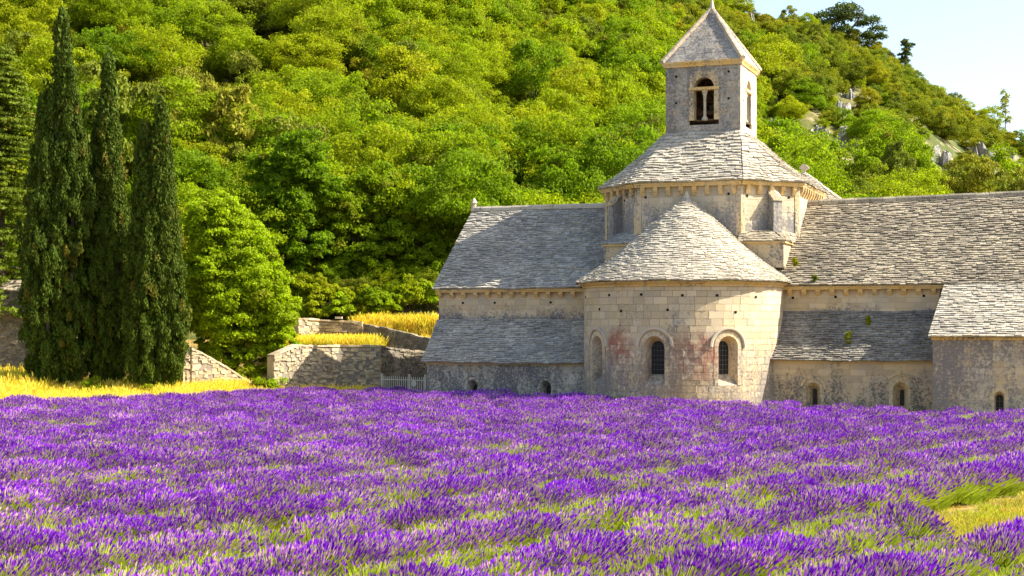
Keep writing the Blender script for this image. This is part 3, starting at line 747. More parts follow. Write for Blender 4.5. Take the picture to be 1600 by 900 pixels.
def oak_clumps(rng, R_, H_, zc, n, cr=.3, low=-.3):
    d = unit(rng.normal(size=(n, 3))); d[:, 2] = np.maximum(d[:, 2], low + rng.uniform(-.15, .15, n))
    lump = 1 + .22 * np.sin(d[:, 0] * 3.1 + rng.uniform(0, 6)) * np.cos(d[:, 1] * 2.7 + rng.uniform(0, 6))
    c = d * np.array([R_, R_, H_]) * (rng.uniform(.55, .9, n) * lump)[:, None]; c[:, 2] += zc
    r = R_ * cr * rng.uniform(.65, 1.25, n)
    return c, np.stack([r, r, r * .8], 1)
def trunk_mesh(name, rng, h, r, spread, mat, limbs=5, lean=0):
    b = MB(); pts = [(0, 0, -.3)]; x = y = 0
    for k in range(1, 5):
        x += rng.uniform(-.1, .1) * h * .25 + lean * h / 5; y += rng.uniform(-.1, .1) * h * .25; pts.append((x, y, h * k / 4 * .75))
    b.tube(pts, [r, r * .85, r * .7, r * .5, r * .3], 7)
    for k in range(limbs):
        g = 2 * math.pi * (k + rng.uniform(-.3, .3)) / limbs; i = 2 + k % 3; p = Vector(pts[i]); e = spread * rng.uniform(.5, .9)
        b.tube([p, p + Vector((math.cos(g) * e * .5, math.sin(g) * e * .5, h * .12)), p + Vector((math.cos(g) * e, math.sin(g) * e, h * .32))], [r * .4, r * .28, r * .1], 5)
    return b.mesh(name, mat)

PROT = {}     # kind -> list of (crown mesh, trunk mesh)
def make_kind(kind, n, mat, R_, H_, zc, ncl, per, size, cr, th, **k):
    L = []
    for i in range(n):
        rng = np.random.default_rng(100 + len(PROT) * 17 + i)
        c, r = oak_clumps(rng, R_ * rng.uniform(.9, 1.1), H_ * rng.uniform(.85, 1.2), zc, ncl, cr)
        v, t, t2 = leaf_cloud(c, r, per, size, rng, **k)
        L.append((crown_mesh(kind + '_crown', v, t, t2, mat), trunk_mesh(kind + '_trunk', rng, zc, R_ * .06, R_ * .8, M['bark'])))
    PROT[kind] = L
make_kind('holm_oak', 5, M['oakleaf'], 2.6, 2.2, 2.5, 60, 170, .17, .27, 3)
make_kind('downy_oak', 4, M['greenleaf'], 3.0, 2.9, 3.6, 74, 150, .19, .24, 3)
make_kind('large_oak', 4, M['greenleaf'], 4.4, 4.0, 5.0, 120, 165, .19, .20, 3)
make_kind('pine', 3, M['pineleaf'], 2.1, 3.2, 3.4, 50, 150, .17, .28, 3, updir=(0, 0, 1), upw=.5, elong=1.3)

# rocks on the hillside
def rock(px, py, w_, h, label, seed, lit=1):
    x, y, z = on_hill(px, py + 6); rng = np.random.default_rng(seed); r_ = y / 2400; w_ *= r_ * 1.25; h *= r_ * 1.1
    x = (px - 800) * r_; zc = 3.9 + (510 - py) * r_
    b = MB(); nb = max(3, int(w_ / h * 3) + 2)
    for k in range(nb):           # fractured blocks leaning against each other
        f = (k + .5) / nb - .5; bw = w_ / nb * rng.uniform(1.1, 1.7); top = h * (.62 - .5 * abs(f) - rng.uniform(0, .4)); nu = 9; vs = []; cx_ = f * w_; cy = rng.uniform(-.25, .25) * w_
        ph = rng.uniform(0, 6, 3); tl_ = rng.uniform(-.3, .3); lv = (-h * 1.4, -h * .3, top * .3, top * .8, top)
        for j, zz in enumerate(lv):
            sh = (1.2, 1.05, .9, .66, .25)[j]; ox, oy = rng.uniform(-.08, .08, 2) * bw
            for i in range(nu):
                a = 2 * math.pi * i / nu; q_ = 1 + .2 * math.sin(a * 2 + ph[0]) + .12 * math.sin(a * 4 + ph[1]) + rng.uniform(-.2, .2)
                vs.append((cx_ + zz * tl_ + ox + math.cos(a) * bw * .62 * sh * q_, cy + oy + math.sin(a) * bw * .8 * sh * q_, zz + rng.uniform(-.12, .12) * h))
        fs = [(j * nu + i, j * nu + (i + 1) % nu, (j + 1) * nu + (i + 1) % nu, (j + 1) * nu + i) for j in range(4) for i in range(nu)] + [tuple(range(4 * nu, 5 * nu))]
        b.add(vs, fs, rng.uniform(.4, 1))
    o = b.obj('rock_outcrop', M['rock'], None, label=label, category='rock', group='limestone outcrops on the hillside'); o.location = (x, y, zc)
    ROCKS.append((x, y, max(w_, 1.5)))
ROCKS = []
rock(1320, 222, 30, 44, 'broad grey limestone outcrop on the hillside just right of the bell tower', 1)
rock(1455, 243, 40, 40, 'long pale limestone outcrop in the scrub above the right nave ridge', 2)
rock(1535, 250, 26, 52, 'tall upright limestone outcrop near the right edge of the hillside', 3)
rock(1282, 206, 24, 20, 'small pale boulder just left of the broad grey outcrop right of the tower', 4)
rock(1315, 172, 22, 30, 'narrow limestone ledge above the broad grey outcrop', 5)
rock(1210, 192, 14, 14, 'small white boulder beside the bell tower wall on its right', 6)
rock(1325, 148, 18, 14, 'topmost small boulder of the hillside right of the tower', 7)
rock(1572, 240, 16, 16, 'small boulder right of the tall upright outcrop', 8)
rock(552, 156, 16, 14, 'lone small white boulder among the trees left of centre', 9)
rock(1172, 22, 8, 8, 'small pale boulder high on the slope beside the spire tip', 10)
rock(808, 190, 14, 10, 'small buff boulder among trees left of the bell tower', 12)

# tree positions on the hillside
rng = np.random.default_rng(5)
cand = []
r_ = 94.0
while r_ < 268:
    far = (r_ - 94) / 174; sp = 4.3 - .9 * far
    X = -.40 * r_ - 6
    while X < .40 * r_ + 6:
        x = X + rng.uniform(-.42, .42) * sp; y = r_ + rng.uniform(-.42, .42) * sp
        cand.append((x, y)); X += sp
    r_ += sp * .86
cand = np.array(cand)
keep = np.ones(len(cand), bool)
cu = (cand[:, 0] - OX) * math.cos(TH) - (cand[:, 1] - OY) * math.sin(TH); cv = (cand[:, 0] - OX) * math.sin(TH) + (cand[:, 1] - OY) * math.cos(TH)
keep &= ~((cu > -17) & (cu < 36) & (cv < 17)); keep &= ~((cu > -3) & (cu < 11) & (cv < 34))
keep &= ~((cand[:, 0] > -15) & (cand[:, 0] < -1) & (cand[:, 1] < 98.5))
for (x, y, rr) in ROCKS:
    d = y - cand[:, 1]; lat = np.abs(cand[:, 0] - x * cand[:, 1] / y)
    keep &= ~((d > -rr * .5) & (d < 17 + 3.6 * rr) & (lat < rr * .45 + 1.0))
bare = np.sin(cand[:, 0] * .13 + 4) * np.cos(cand[:, 1] * .11 + 1) + .5 * np.sin(cand[:, 0] * .31 + cand[:, 1] * .27)
rt = cand[:, 0] / cand[:, 1]
keep &= ~((bare > 1.02) & (rt > .15))
cand = cand[keep]; z = terrain(cand[:, 0], cand[:, 1]); rt = cand[:, 0] / cand[:, 1]
px = 800 + 2400 * rt; py = 510 - 2400 * (z + 3 - 3.9) / cand[:, 1]
far = (cand[:, 1] - 94) / 174
green = np.sin(cand[:, 0] * .06 + 1) + np.cos(cand[:, 1] * .075) + rng.normal(0, .7, len(cand)) - far * 1.6 + .9
u_ = rng.uniform(0, 1, len(cand))
kinds = np.where(green > .55, 1, 0); kinds = np.where((u_ < .07) | ((u_ < .35) & (px < 420) & (py < 320) & (py > 120)), 2, kinds)
scl = (1.14 - .50 * far - .12 * ss(cand[:, 0] / cand[:, 1], .1, .2)) * rng.uniform(.66, 1.36, len(cand)); scl = np.where(kinds == 1, scl * 1.02, scl)
scl = np.where((cand[:, 1] < 112), scl * rng.uniform(1.0, 1.2, len(cand)), scl)
KN = ['holm_oak', 'downy_oak', 'pine']
LBL = {'holm_oak': 'holm oak', 'downy_oak': 'leafy oak', 'pine': 'yellowish pine'}
def region(px_, py_):
    zx = [(110, 'behind the leftmost cypress'), (300, 'behind the right cypresses'), (430, 'above the round bright tree'), (560, 'above the terrace walls'), (700, 'left of the transept'),
          (860, 'above the left transept ridge'), (1040, 'left of the bell tower'), (1210, 'beside the bell tower'), (1330, 'below the skyline pine'), (1460, 'above the long right roof'), (9999, 'at the right edge')]
    zy = [(60, 'at the top of the slope'), (150, 'high on the slope'), (240, 'mid slope'), (330, 'low on the slope'), (999, 'at the foot')]
    return next(n_ for a_, n_ in zy if py_ < a_) + ' ' + next(n_ for a_, n_ in zx if px_ < a_)
vis = (px > -10) & (px < 1610) & ((px < 690) | (py < 330)) & (py > -30)
size_px = scl / cand[:, 1]
order = np.argsort(np.where(vis, -size_px, 1)); ind = set(order[:300].tolist())
rest = {0: [], 1: [], 2: []}; allrest = []
plist = []; pofs = {}
for k in range(4):
    pofs[k] = len(plist)
    for cm, tm in PROT[(KN + ['large_oak'])[k]]:
        # crown and trunk in one mesh for the far wood
        plist.append((cm, tm))
TL = []
for i in range(len(cand)):
    k = int(kinds[i]); s = scl[i]; big = s > 1.2 and k < 2 and cand[i, 1] < 150; P = PROT['large_oak' if big else KN[k]]; pi_ = rng.integers(len(P)); cm, tm = P[pi_]; rz = rng.uniform(0, 6.28); s = s / 1.45 if big else s
    if i in ind:
        relz = scl[i] / (1.14 - .50 * far[i]); lb = ('small ' if relz < .82 else 'middling ' if relz < .95 else 'broad ' if relz < 1.08 else 'large ' if relz < 1.25 else 'huge ') + LBL[KN[k]] + ' ' + region(px[i], py[i])
        t = thing(KN[k] + '_tree', lb, 'tree', (cand[i, 0], cand[i, 1], z[i] - .2), rz, LBL[KN[k]] + 's on the hillside'); t['_px'] = float(px[i]); TL.append(t)
        t.scale = (s, s, s * rng.uniform(.85, 1.15))
        link('crown', cm, t); link('trunk', tm, t)
    else: allrest.append((cand[i, 0], cand[i, 1], z[i] - .2, rz, s, s * rng.uniform(.85, 1.2), (pofs[3] if big else pofs[k]) + pi_))
byl = {}
for t in TL: byl.setdefault(t['label'], []).append(t)
ORD = ['leftmost', 'second', 'third', 'fourth', 'fifth', 'sixth', 'seventh', 'eighth', 'ninth', 'tenth', 'eleventh', 'twelfth']
for lb, ts in byl.items():
    ts.sort(key=lambda t: t['_px'])
    if len(ts) == 2: ts[0]['label'] = 'left ' + lb; ts[1]['label'] = 'right ' + lb
    elif len(ts) > 2:
        for j, t in enumerate(ts):
            if j == len(ts) - 1: t['label'] = 'rightmost ' + lb
            elif j == 0: t['label'] = 'leftmost ' + lb
            elif j < 12: t['label'] = lb + ', ' + ORD[j] + ' from left'
for t in TL:
    del t['_px']
    if len(t['label'].split()) > 16: t['label'] = t['label'].replace(' on the slope', '').replace('at the top of the slope', 'at the top').replace(' the left transept ridge', ' the transept ridge').replace('of the transept', 'of transept').replace('of the bell tower', 'of belfry').replace('the upper terrace wall', 'the upper wall').replace('the long right roof', 'the right roof')
    if len(t['label'].split()) > 16: print('LONG', t['label'])
    if len(t['label'].split()) > 16: t['label'] = t['label'].replace('middling ', '')
A = np.array(allrest); np_ = len(A)
protos = [proto('forest_crown', cm) for cm, tm in plist]
scatter('forest', protos, A[:, :3], np.stack([np.zeros(np_), np.zeros(np_), A[:, 3]], 1), np.stack([A[:, 4], A[:, 4], A[:, 5]], 1), A[:, 6].astype(int), label='wood of small oaks and pines covering the rest of the hillside', category='forest')
# undergrowth of low shrubs between the trees
us = []; 
while len(us) < 4200:
    y = rng.uniform(93.5, 265); x = rng.uniform(-.38, .38) * y
    if rng.uniform() < (y - 93) / 260: continue
    u2 = (x - OX) * math.cos(TH) - (y - OY) * math.sin(TH); v2 = (x - OX) * math.sin(TH) + (y - OY) * math.cos(TH)
    if (-16 < u2 < 36 and v2 < 14): continue
    if any((abs(x - a * y / b_) < rr * .7) and -2 < b_ - y < 12 for a, b_, rr in ROCKS): continue
    if (-15 < x < 0 and y < 95.5): continue
    us.append((x, y))
us = np.array(us); zz = terrain(us[:, 0], us[:, 1]); n = len(us)
scatter('undergrowth', [proto('undergrowth_shrub', PROT['holm_oak'][i][0]) for i in range(3)] + [proto('undergrowth_shrub', PROT['downy_oak'][i][0]) for i in range(2)],
        np.stack([us[:, 0], us[:, 1], zz - .75], 1), np.stack([np.zeros(n), np.zeros(n), rng.uniform(0, 6.28, n)], 1), rng.uniform(.26, .5, n), rng.integers(0, 5, n), label='low shrubs filling the gaps between the hillside trees', category='undergrowth')

# --- skyline pines
def special(name, label, cat, loc, clumps, rads, per, size, mat, trunks, seed, group=None, **k):
    rg = np.random.default_rng(seed); v, t, t2 = leaf_cloud(clumps, rads, per, size, rg, **k)
    o = thing(name, label, cat, loc, 0, group); link('crown', crown_mesh(name + '_crown', v, t, t2, mat), o)
    b = MB()
    for pts, rad in trunks: b.tube(pts, rad, 7)
    b.obj('trunk', M['bark'], o); return o
Yp = 258.; x0 = (1330 - 800) / 2400 * Yp; zg = float(terrain(x0, Yp)); mp = Yp / 2400
def sk(px_, py_, r_): return ((px_ - 1330) * mp, random.uniform(-2, 2), 3.9 + (510 - py_) * mp - zg), r_ * mp * 1.22
cl = [sk(a[0], a[1], a[2] * 1.1) for a in ((1282, 30, 13), (1296, 24, 14), (1312, 18, 14), (1328, 20, 15), (1343, 25, 13), (1358, 36, 12), (1370, 48, 12), (1378, 56, 9), (1303, 36, 12), (1290, 40, 10), (1320, 30, 12), (1362, 56, 9), (1348, 38, 8), (1275, 36, 9), (1330, 10, 8), (1312, 28, 12), (1352, 58, 8), (1300, 50, 14), (1285, 48, 12), (1318, 48, 11))]
special('umbrella_pine_tree', 'large dark spreading pine standing alone on the skyline', 'tree', (x0, Yp, zg), [c[0] for c in cl], np.array([(c[1], c[1] * 1.2, c[1] * .62) for c in cl]), 520, .34, M['darkpine'],
    [([(0, 0, -1), (-.5, 0, 3), (-1.5, 0, 5.5), (-2.5, .3, 8)], [.3, .25, .2, .1]), ([(-.5, 0, 3), (1, .2, 5), (2.2, .1, 7)], [.2, .16, .08]), ([(1, .2, 5), (3, .2, 5.2), (4, .3, 5)], [.14, .1, .05]), ([(2.2, .1, 7), (0, .3, 8.6)], [.08, .05]), ([(-1.5, 0, 5.5), (-4, 0, 7.2)], [.12, .05]), ([(-1.5, 0, 5.5), (-.3, 0, 8.2)], [.1, .05])], 71)
Yp = 256.; x1 = (1415 - 800) / 2400 * Yp; zg1 = float(terrain(x1, Yp))
hh = 3.9 + (510 - 64) * Yp / 2400 - zg1
cl = [((random.uniform(-.8, .8) * (1.2 - k / 14), random.uniform(-.7, .7), hh * (.42 + .58 * k / 13)), .75) for k in range(14)] + [((1.1, 0, hh * .9), .6), ((-.9, 0, hh * .62), .6)]
special('small_pine_tree', 'small lone pine poking above the skyline right of the spreading pine', 'tree', (x1, Yp, zg1), [c[0] for c in cl], np.array([(c[1], c[1], c[1] * .6) for c in cl]), 130, .3, M['darkpine'], [([(0, 0, -1), (.1, 0, hh * .5), (.2, 0, hh * .95)], [.16, .1, .04])], 72)
x2 = (1571 - 800) / 2400 * 250.; zg2 = float(terrain(x2, 250)); hh = 3.9 + (510 - 146) * 250 / 2400 - zg2
cl = [((random.uniform(-.7, .7), random.uniform(-.7, .7), hh * (.5 + .5 * k / 9)), .7) for k in range(10)]
special('young_oak_tree', 'thin young tree rising above the skyline near the right edge', 'tree', (x2, 250, zg2), [c[0] for c in cl], np.array([c[1] for c in cl]), 150, .24, M['oakleaf'], [([(0, 0, -1), (0, 0, hh * .9)], [.12, .04])], 73)

# dead pale trees
def dead(px_, py_, h_px, label, seed):
    x, y, z_ = on_hill(px_, py_ + h_px * .5); h = h_px * y / 2400 + 2.2; rg = random.Random(seed); b = MB()
    b.tube([(0, 0, -.5), (rg.uniform(-.3, .3), 0, h * .5), (rg.uniform(-.6, .6), 0, h)], [.14, .1, .04], 5)
    for k in range(9):
        p = Vector((0, 0, h * rg.uniform(.4, .9))); g = rg.uniform(0, 6.28); e = rg.uniform(.5, 1.3)
        q1 = p + Vector((math.cos(g) * e * .6, math.sin(g) * e * .5, e * .5)); b.tube([p, q1, q1 + Vector((math.cos(g) * e * .5, rg.uniform(-.3, .3), e * rg.uniform(.1, .7)))], [.06, .04, .015], 4)
    o = b.obj('dead_tree', M['palebark'], None, label=label, category='dead tree', group='bare dead trees on the hillside'); o.location = (x, y - 2.2, float(terrain(x, y - 2.2)) + 1.2)
dead(1008, 62, 26, 'bare pale dead tree on the slope left of the spire', 1)
dead(785, 25, 34, 'bare grey dead tree at the top edge left of the tower', 2)
dead(352, 30, 26, 'leafless trunk near the top edge above the cypresses', 3)
dead(505, 78, 24, 'thin bleached dead branch standing among the oaks above the bush', 4)

# --- cypresses
def cypress(px_, top_y, Y, w_px, label, lobes, seed):
    x = (px_ - 800) / 2400 * Y; g = float(terrain(x, Y)); H = 3.9 + (510 - top_y) * Y / 2400 - g; Wd = w_px * Y / 2400
    rg = np.random.default_rng(seed); C, RD, TT = [], [], []
    for (ox, oy, hf, rf) in lobes:
        h, rad = H * hf, Wd / 2 * rf; n = int(520 * rf * hf)
        for k in range(n):
            f = rg.uniform(0, 1) ** .9; prof = min(1, (f + .03) * 6.0) ** .7 * (1 - max(0, (f - .50) / .50) ** 1.35) * (.94 + .12 * math.sin(f * 9 + seed))
            a = rg.uniform(0, 6.28); rr = rad * max(prof, .04) * rg.uniform(.62, 1.02)
            C.append((ox * Wd + math.cos(a) * rr, oy * Wd + math.sin(a) * rr, .35 + f * (h - .8))); s = rg.uniform(.7, 1.3)
            RD.append((.19 * s, .19 * s, .55 * s)); TT.append(rg.uniform(0, 1))
    o = thing('cypress_tree', label, 'tree', (x, Y, g), 0, 'tall columnar cypresses by the boundary wall')
    v, t, t2 = leaf_cloud(C, np.array(RD), 130, .09, rg, out=.9, updir=(0, 0, 1), upw=.72, elong=1.8, tintc=TT)
    link('crown', crown_mesh('cypress_crown', v, t, t2, M['cypress']), o)
    # dark interior twigs that keep the column opaque
    b = MB(); b.tube([(0, 0, -.2), (0, 0, H * .5), (0, 0, H * .93)], [.26, .17, .03], 8)
    for (ox, oy, hf, rf) in lobes: b.tube([(ox * Wd * .4, oy * Wd * .4, .2), (ox * Wd, oy * Wd, H * hf * .4), (ox * Wd, oy * Wd, H * hf * .92)], [.14, .1, .02], 6)
    b.obj('trunk', M['bark'], o)
    C2 = np.array(C); c2 = C2.copy(); ctr = np.zeros_like(c2); c2[:, :2] = c2[:, :2] * .62
    v, t, t2 = leaf_cloud(c2[::2], np.array(RD)[::2] * 1.9, 100, .2, rg, out=.2, shell=(.2, 1.), updir=(0, 0, 1), upw=.6, elong=1.4)
    link('inner_branches', crown_mesh('cypress_inner', v, t, t2, M['cypress']), o)
cypress(89, 22, 80, 126, 'leftmost and tallest of the three dark cypresses with a double top', [(.10, 0, 1, .66), (-.22, .1, .80, .60), (.22, -.1, .86, .60), (-.08, -.22, .66, .55)], 3)
cypress(167, 92, 81, 98, 'middle cypress with a pointed top between the other two', [(.04, 0, 1, .70), (-.2, .1, .82, .62), (.2, -.15, .70, .62), (.0, -.22, .55, .5)], 4)
cypress(243, 158, 79, 104, 'rightmost and shortest cypress with two tips beside the round bush', [(.12, 0, 1, .62), (-.22, .05, .93, .55), (.24, -.12, .72, .56), (-.05, -.2, .62, .6)], 5)

# ivy at the cypress feet
def small_bush(px_, py_, Y, r_px, label, seed, mat, h=1.0, name='bush', cat='bush', n=26, group=None, size=.13):
    x = (px_ - 800) / 2400 * Y; g = float(terrain(x, Y)); r = r_px * Y / 2400; rg = np.random.default_rng(seed)
    c, rd = oak_clumps(rg, r, r * h, r * h * .75, n, .34); v, t, t2 = leaf_cloud(c, rd, 110, size, rg)
    o = thing(name, label, cat, (x, Y, g), 0, group); link('foliage', crown_mesh(name + '_foliage', v, t, t2, mat), o)
    b = MB()
    for k in range(4): a = k * 1.6; b.tube([(0, 0, -.05), (math.cos(a) * r * .3, math.sin(a) * r * .3, r * h * .5), (math.cos(a) * r * .5, math.sin(a) * r * .5, r * h)], [.03, .022, .008], 5)
    b.obj('stem', M['bark'], o)
small_bush(146, 590, 77.6, 19, 'small leafy green shrub at the foot of the middle cypress', 21, M['greenleaf'], 1.0)
small_bush(205, 560, 79.5, 12, 'little green sapling in the gap between middle and right cypress', 22, M['greenleaf'], 1.5)
small_bush(232, 590, 77.2, 15, 'low green shrub at the foot of the rightmost cypress', 23, M['greenleaf'], .9)
small_bush(420, 585, 82.5, 28, 'low green shrub under the round bush by the lower stone wall', 24, M['bushleaf'], .8)
small_bush(385, 590, 83.0, 24, 'shaded low shrub behind the sloping end of the rubble wall', 25, M['greenleaf'], .8)

# --- round bright tree beside the cypresses
def broad(px_, Y, lobes, label, seed, mat, name='round_tree', per=150, size=.155, n=190, trunk=.28, wf=1.0):
    x = (px_ - 800) / 2400 * Y; g = float(terrain(x, Y)); rg = np.random.default_rng(seed); mp = Y / 2400; C, RD = [], []
    for (lx, ly, r_) in lobes:
        c, rd = oak_clumps(rg, r_ * mp, r_ * mp * .95, 0, max(10, int(n * (r_ / 60) ** 2)), .26, low=-.8)
        c[:, 0] += (lx - px_) * mp; c[:, 2] += 3.9 + (510 - ly) * mp - g; c[:, 1] += rg.uniform(-.6, .6); C.append(c); RD.append(rd)
    C = np.concatenate(C); RD = np.concatenate(RD); v, t, t2 = leaf_cloud(C, RD, per, size, rg)
    o = thing(name, label, 'tree', (x, Y, g)); link('crown', crown_mesh(name + '_crown', v, t, t2, mat), o)
    b = MB(); top_ = max(3.9 + (510 - l[1]) * mp - g for l in lobes)
    b.tube([(0, 0, -.3), (.1, 0, top_ * .35), (-.2, 0, top_ * .8)], [trunk, trunk * .75, trunk * .3], 8)
    for (lx, ly, r_) in lobes: b.tube([(.05, 0, top_ * .2), ((lx - px_) * mp * .6, 0, (3.9 + (510 - ly) * mp - g) * .75), ((lx - px_) * mp, 0, 3.9 + (510 - ly) * mp - g)], [trunk * .45, trunk * .3, trunk * .12], 6)
    b.obj('trunk', M['bark'], o)
broad(365, 85.2, [(335, 352, 50), (365, 362, 44), (385, 400, 50), (345, 430, 58), (400, 455, 52), (372, 495, 62), (352, 338, 38), (405, 560, 30), (350, 562, 38), (442, 535, 30), (425, 500, 42), (312, 420, 30), (425, 440, 34), (330, 490, 44), (400, 530, 40), (325, 540, 26)], 'dense bright yellow-green round tree right of the cypresses', 31, M['bushleaf'])
# larger green trees behind it at the foot of the hill
for (px_, Y, lobes, lb, sd_) in (
    (455, 97, [(430, 280, 46), (470, 250, 50), (455, 330, 50), (500, 300, 38), (480, 380, 42), (440, 400, 44)], 'big leafy oak with forked dark limbs behind the round tree', 41),
    (560, 99, [(540, 330, 48), (590, 300, 50), (560, 390, 50), (610, 370, 44), (530, 430, 42), (590, 440, 42)], 'big leafy oak above the gap between bush and transept', 42),
    (660, 101, [(640, 350, 40), (685, 330, 42), (660, 400, 44), (640, 450, 40), (690, 430, 36)], 'slender leafy oak touching the left transept gable in the view', 43),
    (500, 95, [(480, 455, 34), (520, 470, 30), (555, 465, 28)], 'low leafy tree just above the upper terrace wall', 44),
    (625, 97, [(600, 480, 26), (640, 485, 24), (665, 490, 18)], 'low leafy bush on the bank left of the transept corner', 45)):
    broad(px_, Y, lobes, lb, sd_, M['greenleaf'], 'downy_oak_tree', per=130, size=.19, n=130, trunk=.22)

for k_, (px_, py_, rr_, Y_) in enumerate(((455, 470, 24, 93.5), (495, 480, 22, 93.6), (535, 478, 24, 93.8), (575, 480, 26, 94.2), (608, 492, 20, 94.6), (640, 490, 26, 95.2), (668, 480, 24, 95.6))):
    small_bush(px_, py_, Y_, rr_, ('leafy shrub on the bank right behind the round tree', 'low shrub behind the pale left end of the upper wall', 'shrub above the middle of the upper terrace wall', 'shrub behind the dark corner pier of the upper wall', 'small shrub on the golden bank above the dark wall', 'broad shrub on the bank left of the transept', 'shrub tucked against the left transept corner in the view')[k_], 50 + k_, M['greenleaf'] if k_ % 2 else M['bushleaf'], 1.25, 'shrub', 'shrub', n=34, size=.16)

# --- cedar at the left edge
x, Yc = (2 - 800) / 2400 * 88, 88.; g = float(terrain(x, Yc)); rg = np.random.default_rng(9); C, RD = [], []
Hc = 18.0
for k in range(46):
    zf = .16 + .84 * k / 45; zz_ = Hc * zf; Rr = 3.6 * (1 - (zf - .16) / .84) ** .7 + .35
    for j in range(9):
        a = rg.uniform(0, 6.28)
        for e in np.linspace(.25, 1, 4): C.append((math.cos(a) * Rr * e, math.sin(a) * Rr * e, zz_ - .35 * e)); RD.append((.46, .46, .10))
v, t, t2 = leaf_cloud(C, np.array(RD), 34, .17, rg, updir=(0, 0, -.3), upw=.2, elong=1.4)
o = thing('cedar_tree', 'tall layered cedar behind the cypresses at the left edge', 'tree', (x, Yc, g)); link('crown', crown_mesh('cedar_crown', v, t, t2, M['cedarleaf']), o)
b = MB(); b.tube([(0, 0, -.3), (0, 0, Hc * .5), (0, 0, Hc)], [.3, .2, .04], 8)
for k in range(40): a = rg.uniform(0, 6.28); zf = .16 + .84 * k / 40; Rr = 3.3 * (1 - (zf - .16) / .84) ** .7; b.tube([(0, 0, Hc * zf), (math.cos(a) * Rr, math.sin(a) * Rr, Hc * zf - .3)], [.05, .015], 4)
b.obj('trunk', M['bark'], o)

# ------------------------------------------------------------------ rubble walls
def rubble_wall(label, path, zbot, ztops, thick, mat, name='stone_wall', single=0, course=.135, blen=.25):
    """path world (x,y) points; ztops height per point"""
    o = thing(name, label, 'wall'); 
    segs = []; tot = 0
    for (p0, p1) in zip(path[:-1], path[1:]): segs.append((tot, p0, p1)); tot += math.dist(p0, p1)
    cum = [s[0] for s in segs] + [tot]
    def mapf(s, z_, d):
        s = min(max(s, 0), tot)
        for (a, p0, p1) in reversed(segs):
            if s >= a - 1e-9: break
        L = math.dist(p0, p1); tx, ty = (p1[0] - p0[0]) / L, (p1[1] - p0[1]) / L; k = s - a
        # crown follows the profile: squeeze the courses under the local top
        return (p0[0] + tx * k + ty * d, p0[1] + ty * k - tx * d, z_)
    def top(s): return float(np.interp(s, cum, ztops))
    S = np.linspace(0, tot, 60); T = np.array([top(s) for s in S])
    def cut(za, zb):
        bad = T < zb - .03; out = []; i = 0
        while i < len(S):
            if bad[i]:
                j = i
                while j + 1 < len(S) and bad[j + 1]: j += 1
                a = S[i] - tot / 59 * random.uniform(.3, .7) if i else -1; e = S[j] + tot / 59 * random.uniform(.3, .7) if j < len(S) - 1 else tot + 1
                out.append((a, e)); i = j + 1
            else: i += 1
        return out
    N_BLOCK[0] = 0
    masonry(mapf, 0, tot, zbot, max(ztops), mat, o, cuts=[cut], course=course, blen=blen, single=single, back=-.16, rough=.05, nm='rubble_stone', gap=.016, irr=.45, seg=.5)
    # body and irregular coping
    b = MB(); n = len(S)
    for i in range(n - 1):
        a, e = S[i], S[i + 1]; za, ze = T[i] - .05, T[i + 1] - .05
        b.add([mapf(a, zbot, -.05), mapf(e, zbot, -.05), mapf(e, ze, -.05), mapf(a, za, -.05), mapf(a, zbot, -thick), mapf(e, zbot, -thick), mapf(e, ze, -thick), mapf(a, za, -thick)],
              [(0, 1, 2, 3), (3, 2, 6, 7), (5, 4, 7, 6)] + ([(0, 3, 7, 4)] if i == 0 else []) + ([(1, 5, 6, 2)] if i == n - 2 else []), .4)
    b.obj('wall_core', mat, o)
    s = 0
    while s < tot - .05:
        e = min(s + random.uniform(.3, .6), tot); m = MB(); zc_, zd = top(s) - .04, top(e) - .04; h = random.uniform(.07, .14)
        m.add([mapf(s + .008, zc_, .03), mapf(e - .008, zd, .03 + jit(.02)), mapf(e - .008, zd, -thick), mapf(s + .008, zc_, -thick),
               mapf(s + .008, zc_ + h, .02), mapf(e - .008, zd + h + jit(.015), .02), mapf(e - .008, zd + h, -thick), mapf(s + .008, zc_ + h, -thick)],
              [(0, 3, 2, 1), (4, 5, 6, 7), (0, 1, 5, 4), (1, 2, 6, 5), (2, 3, 7, 6), (3, 0, 4, 7)], random.random(), random.random() ** 2)
        m.obj('coping_stone', mat, o); s = e
    return o
def P(px_, Y): return ((px_ - 800) / 2400 * Y, Y)
def Zt(py_, Y): return 3.9 + (510 - py_) / 2400 * Y
rubble_wall('sunlit lower terrace wall of pale rubble left of the white gate', [P(428, 82.4), P(465, 83.9), P(532, 86.6), P(594, 86.6)], .2, [Zt(556, 82.4), Zt(540, 83.9), Zt(541, 86.6), Zt(541, 86.6)], .5, M['rubble'], single=250)
rubble_wall('taupe rubble wall rising behind the white gate', [P(593, 86.9), P(620, 88.4), P(674, 89.6)], -.1, [Zt(542, 86.9), Zt(546, 88.4), Zt(552, 89.6)], .5, M['rubbledark'], single=120)
rubble_wall('upper terrace wall with pale left end below the trees', [P(466, 90.8), P(500, 92.0), P(566, 91.9)], 2.3, [Zt(498, 91.9), Zt(500, 91.9), Zt(505, 91.9)], .5, M['rubble'], single=120)
rubble_wall('dark weathered wall stepping down toward the transept above the gate', [P(567, 91.6), P(600, 91.2), P(676, 90.4)], 2.0, [Zt(507, 91.6), Zt(514, 91.2), Zt(532, 90.4)], .5, M['rubbledark'], single=150)
